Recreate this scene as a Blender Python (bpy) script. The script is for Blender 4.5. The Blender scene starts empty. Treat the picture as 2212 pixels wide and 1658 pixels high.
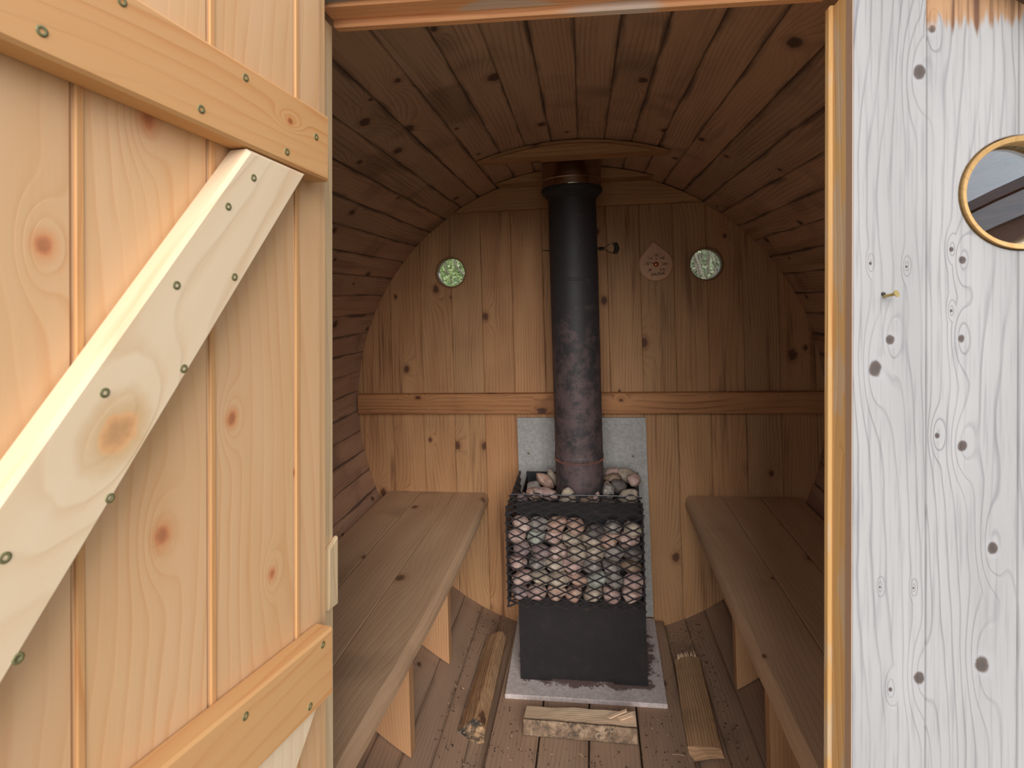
import bpy, math, random
from math import sin, cos, pi, sqrt, radians
from mathutils import Vector, Matrix, noise, Euler

SC = bpy.context.scene
COL = SC.collection
V = Vector

# ---------------------------------------------------------------- camera, world, sun, exposure
CAM = V((0.0203, 0.0, 1.25))
YAW, ROLL, FPX, CY = 0.1258, -0.0278, 1200.0, 640.2
cd = bpy.data.cameras.new('camera')
cam = bpy.data.objects.new('camera', cd)
COL.objects.link(cam)
_fw = V((-sin(YAW), cos(YAW), 0)); _rt = V((cos(YAW), sin(YAW), 0)); _up = V((0, 0, 1))
_r = cos(ROLL) * _rt + sin(ROLL) * _up
_u = -sin(ROLL) * _rt + cos(ROLL) * _up
_m = Matrix((_r, _u, -_fw)).transposed().to_4x4()
_m.translation = CAM
cam.matrix_world = _m
cd.sensor_fit = 'HORIZONTAL'; cd.sensor_width = 36.0
cd.lens = 36.0 * FPX / 2212.0
cd.shift_y = (CY - 829.0) / 2212.0
cd.clip_start = 0.02
cd.dof.use_dof = True; cd.dof.focus_distance = 1.6; cd.dof.aperture_fstop = 12.0
SC.camera = cam

vs = SC.view_settings
vs.view_transform = 'Standard'; vs.look = 'None'; vs.gamma = 1.0; vs.use_curve_mapping = False
vs.exposure = 0.0
SC.cycles.diffuse_bounces = 6; SC.cycles.max_bounces = 14

w = bpy.data.worlds.new('overcast_sky'); SC.world = w
w.use_nodes = True
wt = w.node_tree; wt.nodes.clear()
wo = wt.nodes.new('ShaderNodeOutputWorld'); wb = wt.nodes.new('ShaderNodeBackground')
tc = wt.nodes.new('ShaderNodeTexCoord'); sx = wt.nodes.new('ShaderNodeSeparateXYZ'); rp = wt.nodes.new('ShaderNodeValToRGB')
wt.links.new(tc.outputs['Generated'], sx.inputs[0]); wt.links.new(sx.outputs['Z'], rp.inputs[0])
rp.color_ramp.elements[0].position = 0.0; rp.color_ramp.elements[0].color = (0.72, 0.80, 0.92, 1)
rp.color_ramp.elements[1].position = 0.7; rp.color_ramp.elements[1].color = (0.98, 0.99, 1.0, 1)
wt.links.new(rp.outputs[0], wb.inputs['Color']); wb.inputs['Strength'].default_value = 1.5
wt.links.new(wb.outputs[0], wo.inputs['Surface'])

sd = bpy.data.lights.new('veiled_sun', 'SUN'); so = bpy.data.objects.new('veiled_sun', sd); COL.objects.link(so)
sd.energy = 4.4; sd.angle = radians(46); sd.color = (1.0, 0.96, 0.90)
SUN_DIR = V((-0.17, 0.93, -0.42))
so.rotation_euler = SUN_DIR.to_track_quat('-Z', 'Y').to_euler()
so.location = (2, -6, 5)

# ---------------------------------------------------------------- object helpers
FSC = 0.912
FRONT_M = Matrix.Translation(CAM) @ Matrix.Rotation(-ROLL, 4, 'Y') @ Matrix.Scale(FSC, 4)     # the front wall and door stand plumb, the barrel has settled 1.6 degrees

def props(o, label=None, cat=None, group=None, kind=None):
    if label: o['label'] = label
    if cat: o['category'] = cat
    if group: o['group'] = group
    if kind: o['kind'] = kind
    return o

def empty(name, loc, label, cat, group=None, kind=None, mat=None):
    o = bpy.data.objects.new(name, None); COL.objects.link(o)
    o.empty_display_size = 0.05
    if mat is not None: o.matrix_world = mat
    else: o.location = loc
    return props(o, label, cat, group, kind)

class MB:
    """collects faces of one mesh; each loop carries a grain coordinate (along, across) in metres"""
    def __init__(s): s.v = []; s.f = []; s.uv = []; s.ed = []; s.tone = []; s.mi = []; s.sm = []
    def face(s, pts, uvs, eds=None, tone=0.5, mi=0, sm=False):
        n = len(s.v); s.v += [tuple(p) for p in pts]; s.f.append(list(range(n, n + len(pts))))
        s.uv.append(uvs); s.ed.append(eds or [(0, 0)] * len(pts)); s.tone.append(tone); s.mi.append(mi); s.sm.append(sm)
    def prism(s, poly, O, P, Q, E, e0, e1, tone=0.5, mi=0, along='q', uo=(0, 0), half=None, bev=0.0, quads=False):
        """outline poly [(p,q)] counter-clockwise in the P,Q plane, extruded along E from e0 to e1"""
        O, P, Q, E = V(O), V(P), V(Q), V(E)
        ar = sum(poly[i][0] * poly[(i + 1) % len(poly)][1] - poly[(i + 1) % len(poly)][0] * poly[i][1] for i in range(len(poly)))
        if ar < 0: poly = poly[::-1]
        n = len(poly)
        hand = P.cross(Q).dot(E) > 0
        ps = [a for a, b in poly]; qs = [b for a, b in poly]
        if half is None:
            half = (min(ps), max(ps)) if along == 'q' else (min(qs), max(qs))
        def g(p, q, e):
            l, a = (q, p) if along == 'q' else (p, q)
            return (l + uo[0], a + e + uo[1])
        def ed(p, q):
            l, a = (q, p) if along == 'q' else (p, q)
            return (l, (a - half[0]) / (half[1] - half[0]) * 2 - 1)
        def W(p, q, e): return O + P * p + Q * q + E * e
        def inset(d):
            out = []
            for i in range(n):
                a, b, c = V(poly[i - 1]), V(poly[i]), V(poly[(i + 1) % n])
                d1 = (b - a); d2 = (c - b)
                if d1.length < 1e-9 or d2.length < 1e-9: out.append(tuple(b)); continue
                d1.normalize(); d2.normalize()
                n1 = V((-d1.y, d1.x)); n2 = V((-d2.y, d2.x))
                m = n1 + n2
                if m.length < 1e-6: m = n1.copy()
                m.normalize(); k = max(0.35, m.dot(n1))
                out.append(tuple(b + m * (d / k)))
            return out
        lay = [(poly, e0), (poly, e1)]
        if bev > 0:
            pin = inset(bev)
            sg = 1 if e1 > e0 else -1
            lay = [(pin, e0), (poly, e0 + sg * bev), (poly, e1 - sg * bev), (pin, e1)]
        def add(pts, uvs, eds, flip):
            if flip: pts, uvs, eds = pts[::-1], uvs[::-1], eds[::-1]
            s.face(pts, uvs, eds, tone, mi)
        up = (e1 > e0) == hand
        pl, e = lay[0]; add([W(p, q, e) for p, q in pl], [g(p, q, e) for p, q in pl], [ed(p, q) for p, q in pl], up)
        pl, e = lay[-1]; add([W(p, q, e) for p, q in pl], [g(p, q, e) for p, q in pl], [ed(p, q) for p, q in pl], not up)
        for k in range(len(lay) - 1):
            (A, ea), (B, eb) = lay[k], lay[k + 1]
            for i in range(n):
                j = (i + 1) % n
                q4 = [(A[i], ea), (A[j], ea), (B[j], eb), (B[i], eb)]
                dl = abs(A[j][1] - A[i][1]) if along == 'q' else abs(A[j][0] - A[i][0])
                da = abs(A[j][0] - A[i][0]) if along == 'q' else abs(A[j][1] - A[i][1])
                if da > dl * 3 and abs(eb - ea) > 2 * bev:       # end grain
                    uvs = [((e2 * 0.5) + uo[0] + 7, (pq[0] if along == 'q' else pq[1]) + uo[1]) for pq, e2 in q4]
                else: uvs = [g(pq[0], pq[1], e2) for pq, e2 in q4]
                add([W(pq[0], pq[1], e2) for pq, e2 in q4], uvs, [ed(*pq) for pq, e2 in q4], not up)
    def box(s, O, L, A, T, l, a, t, **k):
        """board: length axis L, width axis A, thickness axis T"""
        s.prism([(a[0], l[0]), (a[1], l[0]), (a[1], l[1]), (a[0], l[1])], O, A, L, T, t[0], t[1], **k)
    def loft(s, rings, closed=True, caps=True, tone=0.5, mi=0, sm=True, uo=(0, 0), capmi=None):
        """rings: lists of points, same count"""
        n = len(rings[0]); ln = [0.0]
        for a, b in zip(rings, rings[1:]): ln.append(ln[-1] + (sum((V(q) - V(p)).length for p, q in zip(a, b)) / n))
        ci = [0.0]
        for i in range(n): ci.append(ci[-1] + (V(rings[0][(i + 1) % n]) - V(rings[0][i])).length)
        for k in range(len(rings) - 1):
            for i in range(n if closed else n - 1):
                j = (i + 1) % n
                s.face([rings[k][i], rings[k][j], rings[k + 1][j], rings[k + 1][i]],
                       [(ln[k] + uo[0], ci[i] + uo[1]), (ln[k] + uo[0], ci[i + 1] + uo[1]), (ln[k + 1] + uo[0], ci[i + 1] + uo[1]), (ln[k + 1] + uo[0], ci[i] + uo[1])],
                       None, tone, mi, sm)
        if caps and closed:
            cm = mi if capmi is None else capmi
            for rg, fl in ((rings[0], True), (rings[-1], False)):
                pts = [V(p) for p in rg]
                c = sum(pts, V()) / n
                if fl: pts = pts[::-1]
                s.face(pts, [((p - c).x + (p - c).y, (p - c).z) for p in pts], None, tone, cm, False)
    def lathe(s, prof, C=(0, 0, 0), n=32, axis='z', a0=0.0, a1=2 * pi, tone=0.5, mi=0, sm=True, uo=(0, 0)):
        """prof: (radius, height) pairs around the axis"""
        C = V(C)
        def W(r, h, t):
            if axis == 'z': return C + V((r * cos(t), r * sin(t), h))
            if axis == 'y': return C + V((r * cos(t), h, r * sin(t)))
            return C + V((h, r * cos(t), r * sin(t)))
        fl = axis == 'y'
        for k in range(len(prof) - 1):
            (r0, h0), (r1, h1) = prof[k], prof[k + 1]
            for i in range(n):
                t0 = a0 + (a1 - a0) * i / n; t1 = a0 + (a1 - a0) * (i + 1) / n
                rr = max(r0, r1)
                if r0 < 1e-7: q = [W(r0, h0, t0), W(r1, h1, t1), W(r1, h1, t0)]; u = [(h0, 0), (h1, rr * t1), (h1, rr * t0)]
                elif r1 < 1e-7: q = [W(r0, h0, t0), W(r0, h0, t1), W(r1, h1, t0)]; u = [(h0, rr * t0), (h0, rr * t1), (h1, 0)]
                else:
                    q = [W(r0, h0, t0), W(r0, h0, t1), W(r1, h1, t1), W(r1, h1, t0)]
                    u = [(h0 + r0, rr * t0), (h0 + r0, rr * t1), (h1 + r1, rr * t1), (h1 + r1, rr * t0)]
                u = [(x + uo[0], y + uo[1]) for x, y in u]
                if fl: q, u = q[::-1], u[::-1]
                s.face(q, u, None, tone, mi, sm)
    def tube(s, pts, r, n=6, tone=0.5, mi=0, caps=True, sm=True, up=(0, 0, 1)):
        pts = [V(p) for p in pts]; rings = []
        rs = r if isinstance(r, (list, tuple)) else [r] * len(pts)
        for i, p in enumerate(pts):
            d = (pts[min(i + 1, len(pts) - 1)] - pts[max(i - 1, 0)]).normalized()
            a = d.cross(V(up))
            if a.length < 1e-4: a = d.cross(V((1, 0, 0)))
            a.normalize(); b = d.cross(a)
            rings.append([p + (a * cos(2 * pi * k / n) + b * sin(2 * pi * k / n)) * -rs[i] * (1 if True else 1) for k in range(n)])
        s.loft(rings, True, caps, tone, mi, sm)
    def build(s, name, mats, parent=None, mat=None, weld=False):
        me = bpy.data.meshes.new(name)
        me.from_pydata(s.v, [], s.f)
        u = me.uv_layers.new(name='grain'); e = me.uv_layers.new(name='edge')
        k = 0
        fu = []; fe = []
        for a, b in zip(s.uv, s.ed):
            for x in a: fu += [x[0], x[1]]
            for x in b: fe += [x[0], x[1]]
        u.data.foreach_set('uv', fu); e.data.foreach_set('uv', fe)
        at = me.attributes.new('tone', 'FLOAT', 'FACE'); at.data.foreach_set('value', s.tone)
        me.polygons.foreach_set('material_index', s.mi)
        me.polygons.foreach_set('use_smooth', s.sm)
        if not isinstance(mats, (list, tuple)): mats = [mats]
        for m in mats: me.materials.append(m)
        if weld:
            import bmesh
            bm = bmesh.new(); bm.from_mesh(me); bmesh.ops.remove_doubles(bm, verts=bm.verts, dist=1e-5); bm.to_mesh(me); bm.free()
        me.update()
        o = bpy.data.objects.new(name, me); COL.objects.link(o)
        if parent: o.parent = parent
        if mat is not None: o.matrix_world = mat
        return o

R0 = random.Random(5)
def uo(): return (R0.uniform(0, 40), R0.uniform(0, 40))

# ---------------------------------------------------------------- materials
class NT:
    def __init__(s, name):
        s.m = bpy.data.materials.new(name); s.m.use_nodes = True
        s.t = s.m.node_tree; s.t.nodes.clear()
        s.out = s.t.nodes.new('ShaderNodeOutputMaterial')
        s.b = s.t.nodes.new('ShaderNodeBsdfPrincipled'); s.t.links.new(s.b.outputs[0], s.out.inputs[0])
    def put(s, sock, x):
        if hasattr(x, 'is_output') or hasattr(x, 'links'): s.t.links.new(x, sock)
        else:
            if isinstance(x, (tuple, list)) and len(x) == 3 and sock.type == 'RGBA': x = (*x, 1)
            sock.default_value = x
    def math(s, op, a, b=None, c=None, clamp=False):
        n = s.t.nodes.new('ShaderNodeMath'); n.operation = op; n.use_clamp = clamp
        s.put(n.inputs[0], a)
        if b is not None: s.put(n.inputs[1], b)
        if c is not None: s.put(n.inputs[2], c)
        return n.outputs[0]
    def mix(s, f, a, b, mode='MIX'):
        n = s.t.nodes.new('ShaderNodeMix'); n.data_type = 'RGBA'; n.blend_type = mode
        s.put(n.inputs[0], f); s.put(n.inputs[6], a); s.put(n.inputs[7], b); return n.outputs[2]
    def step(s, x, lo, hi):
        n = s.t.nodes.new('ShaderNodeMapRange'); n.interpolation_type = 'SMOOTHSTEP'
        s.put(n.inputs[0], x); n.inputs[1].default_value = lo; n.inputs[2].default_value = hi
        n.inputs[3].default_value = 0; n.inputs[4].default_value = 1; return n.outputs[0]
    def xyz(s, x, y, z=0.0):
        n = s.t.nodes.new('ShaderNodeCombineXYZ'); s.put(n.inputs[0], x); s.put(n.inputs[1], y); s.put(n.inputs[2], z); return n.outputs[0]
    def sep(s, v):
        n = s.t.nodes.new('ShaderNodeSeparateXYZ'); s.put(n.inputs[0], v); return n.outputs
    def noise(s, vec, scale=1.0, detail=2.0, rough=0.5):
        n = s.t.nodes.new('ShaderNodeTexNoise'); s.put(n.inputs['Vector'], vec)
        n.inputs['Scale'].default_value = scale; n.inputs['Detail'].default_value = detail; n.inputs['Roughness'].default_value = rough
        return n.outputs[0]
    def uvmap(s, name):
        n = s.t.nodes.new('ShaderNodeUVMap'); n.uv_map = name; return s.sep(n.outputs[0])
    def attr(s, name):
        n = s.t.nodes.new('ShaderNodeAttribute'); n.attribute_name = name; return n.outputs['Fac']
    def obj(s):
        n = s.t.nodes.new('ShaderNodeTexCoord'); return n.outputs['Object']
    def ramp(s, x, stops):
        n = s.t.nodes.new('ShaderNodeValToRGB'); s.put(n.inputs[0], x)
        el = n.color_ramp.elements
        while len(el) < len(stops): el.new(0.5)
        for e, (p, c) in zip(el, stops): e.position = p; e.color = (*c, 1) if len(c) == 3 else c
        return n.outputs[0]
    def bump(s, h, dist, strength=1.0):
        n = s.t.nodes.new('ShaderNodeBump'); s.put(n.inputs['Height'], h); n.inputs['Distance'].default_value = dist; n.inputs['Strength'].default_value = strength
        s.t.links.new(n.outputs[0], s.b.inputs['Normal'])
    def fin(s, col, rough=0.6, metal=0.0, spec=0.5):
        s.put(s.b.inputs['Base Color'], col); s.put(s.b.inputs['Roughness'], rough); s.put(s.b.inputs['Metallic'], metal)
        s.b.inputs['Specular IOR Level'].default_value = spec
        return s.m

def srgb(r, g, b):
    f = lambda c: ((c / 255 + 0.055) / 1.055) ** 2.4 if c > 10.3 else c / 255 / 12.92
    return (f(r), f(g), f(b))

def wood(name, light, mid, dark, knotc, rings=70.0, ring_amt=0.6, knot_density=0.35, knots=(), fibre=0.12, tone_amt=0.35,
         rough=0.62, bump=0.0006, edge_stain=0.0, stain=(0.03, 0.03, 0.032), blotch=0.25, wob=1.0, halo=None, smudge=0.0, extra=None, kr=0.011, kamp=3.0, kel=0.5, thin=False, streak=0.0, ew=0.78, kcore=1.9, fscale=420.0):
    n = NT(name)
    u, v, _ = n.uvmap('grain')
    tone = n.attr('tone')
    w0 = n.noise(n.xyz(n.math('MULTIPLY', u, 1.1), n.math('MULTIPLY', v, 4.0)), 1, 1.0)
    w1 = n.noise(n.xyz(n.math('MULTIPLY', u, 4.5), n.math('MULTIPLY', v, 22.0), 3.3), 1, 2.0)
    nd = None; np_ = None
    if knot_density > 0:
        ku, kv = 3.4, 9.0
        vo = n.t.nodes.new('ShaderNodeTexVoronoi'); vo.voronoi_dimensions = '2D'; vo.inputs['Scale'].default_value = 1.0
        vo.inputs['Randomness'].default_value = 0.85
        n.put(vo.inputs['Vector'], n.xyz(n.math('MULTIPLY', u, ku), n.math('MULTIPLY', v, kv)))
        p = n.sep(vo.outputs['Position']); c = n.sep(vo.outputs['Color'])
        du = n.math('SUBTRACT', u, n.math('DIVIDE', p[0], ku)); dv = n.math('SUBTRACT', v, n.math('DIVIDE', p[1], kv))
        d = n.math('SQRT', n.math('ADD', n.math('POWER', n.math('MULTIPLY', du, 0.75), 2.0), n.math('POWER', dv, 2.0)))
        r = n.math('MULTIPLY_ADD', c[1], kr * 1.1, kr * 0.35)
        gate = n.math('MULTIPLY', n.math('GREATER_THAN', c[0], knot_density), 50.0)
        nd = n.math('ADD', n.math('DIVIDE', d, r), gate)
        d = n.math('SQRT', n.math('ADD', n.math('POWER', n.math('MULTIPLY', du, kel), 2.0), n.math('POWER', dv, 2.0)))
        np_ = n.math('ADD', n.math('DIVIDE', d, r), gate)
    for (a, b, r) in knots:
        du = n.math('SUBTRACT', u, a); dv2 = n.math('POWER', n.math('SUBTRACT', v, b), 2.0)
        d = n.math('DIVIDE', n.math('SQRT', n.math('ADD', n.math('POWER', n.math('MULTIPLY', du, 0.8), 2.0), dv2)), r)
        d2 = n.math('DIVIDE', n.math('SQRT', n.math('ADD', n.math('POWER', n.math('MULTIPLY', du, kel), 2.0), dv2)), r)
        nd = d if nd is None else n.math('MINIMUM', nd, d)
        np_ = d2 if np_ is None else n.math('MINIMUM', np_, d2)
    ph = n.math('MULTIPLY', v, rings)
    ph = n.math('MULTIPLY_ADD', w0, 9.0 * wob, ph)
    ph = n.math('MULTIPLY_ADD', w1, 1.3 * wob, ph)
    if nd is not None:
        ndj = n.math('MULTIPLY_ADD', n.math('SUBTRACT', n.noise(n.xyz(n.math('MULTIPLY', u, 60), n.math('MULTIPLY', v, 60)), 1, 2), 0.5), 0.9, nd)
        ph = n.math('MULTIPLY_ADD', n.math('EXPONENT', n.math('MULTIPLY', n.math('POWER', n.math('DIVIDE', np_, 2.6), 2.0), -1.0)), kamp, ph)
    fr = n.math('FRACT', ph)
    ring = n.ramp(fr, [(0.0, (0, 0, 0)), (0.74, (0.1, 0.1, 0.1)), (0.90, (1, 1, 1)), (1.0, (0, 0, 0))]) if thin else n.ramp(fr, [(0.0, (0, 0, 0)), (0.55, (0.18, 0.18, 0.18)), (0.88, (1, 1, 1)), (1.0, (0, 0, 0))])
    fib = n.noise(n.xyz(n.math('MULTIPLY', u, 9.0), n.math('MULTIPLY', v, fscale)), 1, 2.0)
    bl = n.noise(n.xyz(n.math('MULTIPLY', u, 2.2), n.math('MULTIPLY', v, 14.0), 9.1), 1, 3.0)
    col = n.mix(n.step(n.math('MULTIPLY_ADD', n.math('SUBTRACT', tone, 0.5), tone_amt * 1.6, bl), 0.5 - blotch * 1.4, 0.5 + blotch * 1.4), light, mid)
    amt = n.math('MULTIPLY', ring, n.math('MULTIPLY', n.step(w1, 0.25, 0.75), ring_amt))
    col = n.mix(amt, col, dark)
    col = n.mix(n.math('MULTIPLY', n.step(fib, 0.48, 0.75), fibre), col, dark)
    tn = n.math('MULTIPLY_ADD', n.math('SUBTRACT', tone, 0.5), tone_amt, 1.0)
    hs = n.t.nodes.new('ShaderNodeHueSaturation'); n.put(hs.inputs['Color'], col); n.put(hs.inputs['Value'], tn)
    col = hs.outputs[0]
    if streak > 0:
        s1 = n.noise(n.xyz(n.math('MULTIPLY', u, 1.6), n.math('MULTIPLY', v, 34.0), 5.5), 1, 3.0, 0.6)
        s2 = n.noise(n.xyz(n.math('MULTIPLY', u, 1.3), n.math('MULTIPLY', v, 6.0), 8.5), 1, 2.0)
        col = n.mix(n.math('MULTIPLY', n.math('MULTIPLY', n.step(s1, 0.50, 0.66), n.step(s2, 0.44, 0.62)), streak), col, tuple(0.9 * a for a in dark))
    if smudge > 0:
        e0, e1, _ = n.uvmap('edge')
        sm = n.noise(n.xyz(n.math('MULTIPLY', u, 5.0), n.math('MULTIPLY', v, 3.0), 4.2), 1, 3.0)
        col = n.mix(n.math('MULTIPLY', n.step(sm, 0.55, 0.72), smudge), col, stain)
    if edge_stain > 0:
        e0, e1, _ = n.uvmap('edge')
        en = n.noise(n.xyz(n.math('MULTIPLY', u, 6.0), n.math('MULTIPLY', v, 30.0), 7.7), 1, 3.0)
        em = n.step(n.math('MULTIPLY_ADD', n.math('SUBTRACT', en, 0.5), 0.9 * (1.1 - ew) / 0.32, n.math('ABSOLUTE', e1)), ew, 1.12)
        col = n.mix(n.math('MULTIPLY', em, edge_stain), col, stain)
    if nd is not None:
        hl = halo if halo else tuple(0.5 * a + 0.5 * b for a, b in zip(mid, dark))
        col = n.mix(n.math('MULTIPLY', n.math('SUBTRACT', 1.0, n.step(ndj, 0.9, 2.3)), 0.75), col, hl)
        kc = n.mix(n.math('MULTIPLY_ADD', n.noise(n.xyz(n.math('MULTIPLY', u, 150), n.math('MULTIPLY', v, 150)), 1, 2), 0.5, n.math('MULTIPLY', n.step(ndj, 0.3, 1.0), 0.6)), knotc, tuple(min(1, kcore * x) for x in knotc))
        col = n.mix(n.math('MULTIPLY', n.math('SUBTRACT', 1.0, n.step(ndj, 0.75, 1.15)), 0.9), col, kc)
    if extra: col = extra(n, col, u, v)
    if bump > 0:
        n.bump(n.math('SUBTRACT', n.math('MULTIPLY', fib, 0.35), n.math('MULTIPLY', ring, 0.65)), bump, 0.8)
    return n.fin(col, rough, 0, 0.3)

# colours of the real things
M = {}
M['inner_wall'] = wood('aged_cedar_wall', srgb(190, 146, 104), srgb(168, 122, 84), srgb(112, 72, 48), srgb(74, 46, 32), rings=75, ring_amt=0.55, knot_density=0.42, tone_amt=0.38, edge_stain=0.4, stain=srgb(58, 48, 40), rough=0.65, smudge=0.1, streak=0.75, ew=0.93)
M['stave'] = wood('aged_cedar_stave', srgb(192, 156, 130), srgb(170, 134, 110), srgb(118, 86, 70), srgb(66, 48, 42), rings=95, ring_amt=0.6, knot_density=0.42, tone_amt=0.42, edge_stain=0.8, stain=srgb(70, 58, 54), rough=0.68, smudge=0.4, streak=0.45)
M['deck'] = wood('worn_deck_board', srgb(164, 136, 114), srgb(146, 118, 98), srgb(106, 82, 66), srgb(62, 44, 34), rings=85, ring_amt=0.5, knot_density=0.4, tone_amt=0.25, edge_stain=0.35, stain=srgb(70, 56, 46), rough=0.72, smudge=0.35)
M['bench'] = wood('worn_bench_board', srgb(194, 161, 130), srgb(178, 144, 114), srgb(146, 112, 86), srgb(92, 66, 48), rings=70, ring_amt=0.25, knot_density=0.3, tone_amt=0.18, rough=0.6, smudge=0.25, stain=srgb(96, 78, 64))
M['leg'] = wood('fresh_bench_leg', srgb(204, 160, 118), srgb(186, 138, 98), srgb(152, 102, 68), srgb(130, 72, 40), rings=110, ring_amt=0.6, knot_density=0.25, tone_amt=0.15, rough=0.6)
DOORK = ((0.0377, -0.364, 0.0065), (-0.1359, -0.177, 0.0062), (-0.2286, -0.262, 0.0085), (-0.3359, -0.1146, 0.005), (0.162, -0.2763, 0.0075), (-0.2274, -0.0702, 0.004), (-0.62, -0.33, 0.009), (-0.9, -0.15, 0.008))
M['door_board'] = wood('new_spruce_board', srgb(206, 170, 134), srgb(200, 158, 114), srgb(188, 132, 82), srgb(150, 96, 66), rings=48, ring_amt=0.42, knot_density=0.0, knots=DOORK, tone_amt=0.12, rough=0.55, blotch=0.3, halo=srgb(196, 138, 94), fibre=0.06, bump=0.0002)
M['rail_wood'] = wood('new_spruce_rail', srgb(200, 156, 108), srgb(194, 144, 94), srgb(182, 114, 62), srgb(130, 74, 44), rings=55, ring_amt=0.6, knot_density=0.0, knots=((-0.118, 0.205, 0.004),), tone_amt=0.1, rough=0.55, fibre=0.06, bump=0.0002)
M['brace_wood'] = wood('pale_spruce_brace', srgb(216, 197, 170), srgb(212, 187, 156), srgb(194, 156, 116), srgb(166, 124, 86), rings=42, ring_amt=0.45, knot_density=0.0, knots=((0.0, 0.0, 0.0155),), tone_amt=0.06, rough=0.5, halo=srgb(192, 156, 112), fibre=0.05, bump=0.0002)
M['jamb_white'] = wood('pale_jamb', srgb(230, 204, 166), srgb(224, 192, 150), srgb(196, 156, 112), srgb(140, 90, 50), rings=60, ring_amt=0.4, knot_density=0.0, rough=0.6)
FK = ((0.2732, 0.4105, 0.0071), (-0.056, 0.3777, 0.0054), (-0.0918, 0.3602, 0.0080), (-0.4719, 0.412, 0.0064), (-0.4891, 0.3788, 0.0023), (-0.0535, 0.4583, 0.0043), (-0.1848, 0.4599, 0.0054), (0.0424, 0.4588, 0.0041), (-0.3069, 0.4932, 0.0059), (-0.4489, 0.483, 0.0080), (0.3247, 0.4246, 0.0045), (-0.1727, 0.4314, 0.0030), (0.0386, 0.3548, 0.0016), (0.0343, 0.3963, 0.0016), (-0.3629, 0.3666, 0.0013), (-0.3615, 0.4052, 0.0013), (0.055, 0.447, 0.0025), (-0.02, 0.447, 0.0016))
def front_stain(n, col, u, v):
    # sheltered strip under the overhang that has kept its brown colour, with drip-shaped ends
    dr = n.noise(n.xyz(n.math('MULTIPLY', v, 75.0), n.math('MULTIPLY', u, 3.0)), 1, 2.5, 0.6)
    h = n.math('MULTIPLY_ADD', n.math('SUBTRACT', dr, 0.5), 0.10, u)
    m = n.math('MULTIPLY', n.step(h, 0.322, 0.338), n.math('GREATER_THAN', v, 0.4185))
    brown = n.mix(n.step(dr, 0.45, 0.62), srgb(160, 124, 92), srgb(98, 68, 52))
    return n.mix(m, col, brown)
M['weathered'] = wood('weathered_grey_board', srgb(156, 155, 157), srgb(143, 142, 144), srgb(92, 90, 99), srgb(52, 42, 38), rings=80, ring_amt=0.6, knot_density=0.0, knots=FK, tone_amt=0.08, rough=0.75, bump=0.0010, halo=srgb(150, 149, 153), fibre=0.30, fscale=230.0, wob=1.25, kamp=2.2, kel=0.33, thin=True, kcore=2.4, blotch=0.2, extra=front_stain)
def jamb_grey(n, col, u, v):
    g = n.noise(n.xyz(n.math('MULTIPLY', u, 7.0), n.math('MULTIPLY', v, 26.0), 1.7), 1, 2.0)
    return n.mix(n.math('MULTIPLY', n.step(g, 0.53, 0.6), 0.6), col, srgb(222, 206, 184))
M['jamb'] = wood('orange_pine_jamb', srgb(240, 202, 144), srgb(236, 190, 124), srgb(218, 150, 82), srgb(120, 100, 80), rings=70, ring_amt=0.5, knot_density=0.2, tone_amt=0.05, rough=0.6, extra=jamb_grey)
def header_grey(n, col, u, v):
    g = n.noise(n.xyz(n.math('MULTIPLY', u, 3.2), n.math('MULTIPLY', v, 10.0), 2.2), 1, 2.0)
    return n.mix(n.math('MULTIPLY', n.step(g, 0.55, 0.62), 0.8), col, srgb(206, 196, 190))
M['header'] = wood('orange_pine_header', srgb(228, 174, 130), srgb(222, 160, 114), srgb(192, 120, 78), srgb(120, 70, 44), rings=70, ring_amt=0.6, knot_density=0.25, tone_amt=0.05, rough=0.6, extra=header_grey)
M['ring_wood'] = wood('window_ring_wood', srgb(192, 158, 108), srgb(180, 142, 92), srgb(150, 108, 62), srgb(120, 80, 40), rings=60, ring_amt=0.4, knot_density=0, rough=0.55)
M['ring_brown'] = wood('dark_window_ring', srgb(150, 112, 76), srgb(136, 98, 64), srgb(104, 70, 44), srgb(90, 60, 40), rings=60, ring_amt=0.4, knot_density=0, rough=0.5)
M['log_wood'] = wood('split_log_wood', srgb(192, 156, 120), srgb(170, 130, 96), srgb(108, 76, 52), srgb(70, 46, 32), rings=120, ring_amt=0.45, knot_density=0.12, tone_amt=0.2, rough=0.7, fibre=0.35, bump=0.0025, smudge=0.3, stain=srgb(90, 70, 48))
M['pale_log_wood'] = wood('fresh_split_wood', srgb(236, 208, 178), srgb(224, 190, 158), srgb(172, 126, 94), srgb(90, 60, 40), rings=130, ring_amt=0.5, knot_density=0.0, tone_amt=0.1, rough=0.7, fibre=0.3, bump=0.0025)

def bark_mat():
    n = NT('mottled_bark'); o = n.obj()
    a = n.noise(o, 38, 4, 0.65); b = n.noise(o, 120, 3, 0.7); c = n.noise(o, 14, 2)
    col = n.ramp(a, [(0.3, srgb(84, 68, 54)), (0.5, srgb(126, 102, 82)), (0.72, srgb(170, 146, 122))])
    col = n.mix(n.math('MULTIPLY', n.step(b, 0.5, 0.62), n.step(c, 0.42, 0.6)), col, srgb(70, 60, 50))
    n.bump(n.math('ADD', a, b), 0.003, 0.8)
    return n.fin(col, 0.85)
M['bark'] = bark_mat()
def endgrain_mat():
    n = NT('charred_end_grain'); o = n.obj()
    a = n.noise(o, 30, 3); b = n.noise(o, 160, 2)
    col = n.ramp(a, [(0.40, srgb(44, 36, 30)), (0.5, srgb(96, 74, 54)), (0.62, srgb(190, 152, 112))])
    col = n.mix(n.math('MULTIPLY', n.step(b, 0.55, 0.7), 0.4), col, srgb(200, 180, 150))
    n.bump(b, 0.002); return n.fin(col, 0.6)
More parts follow.
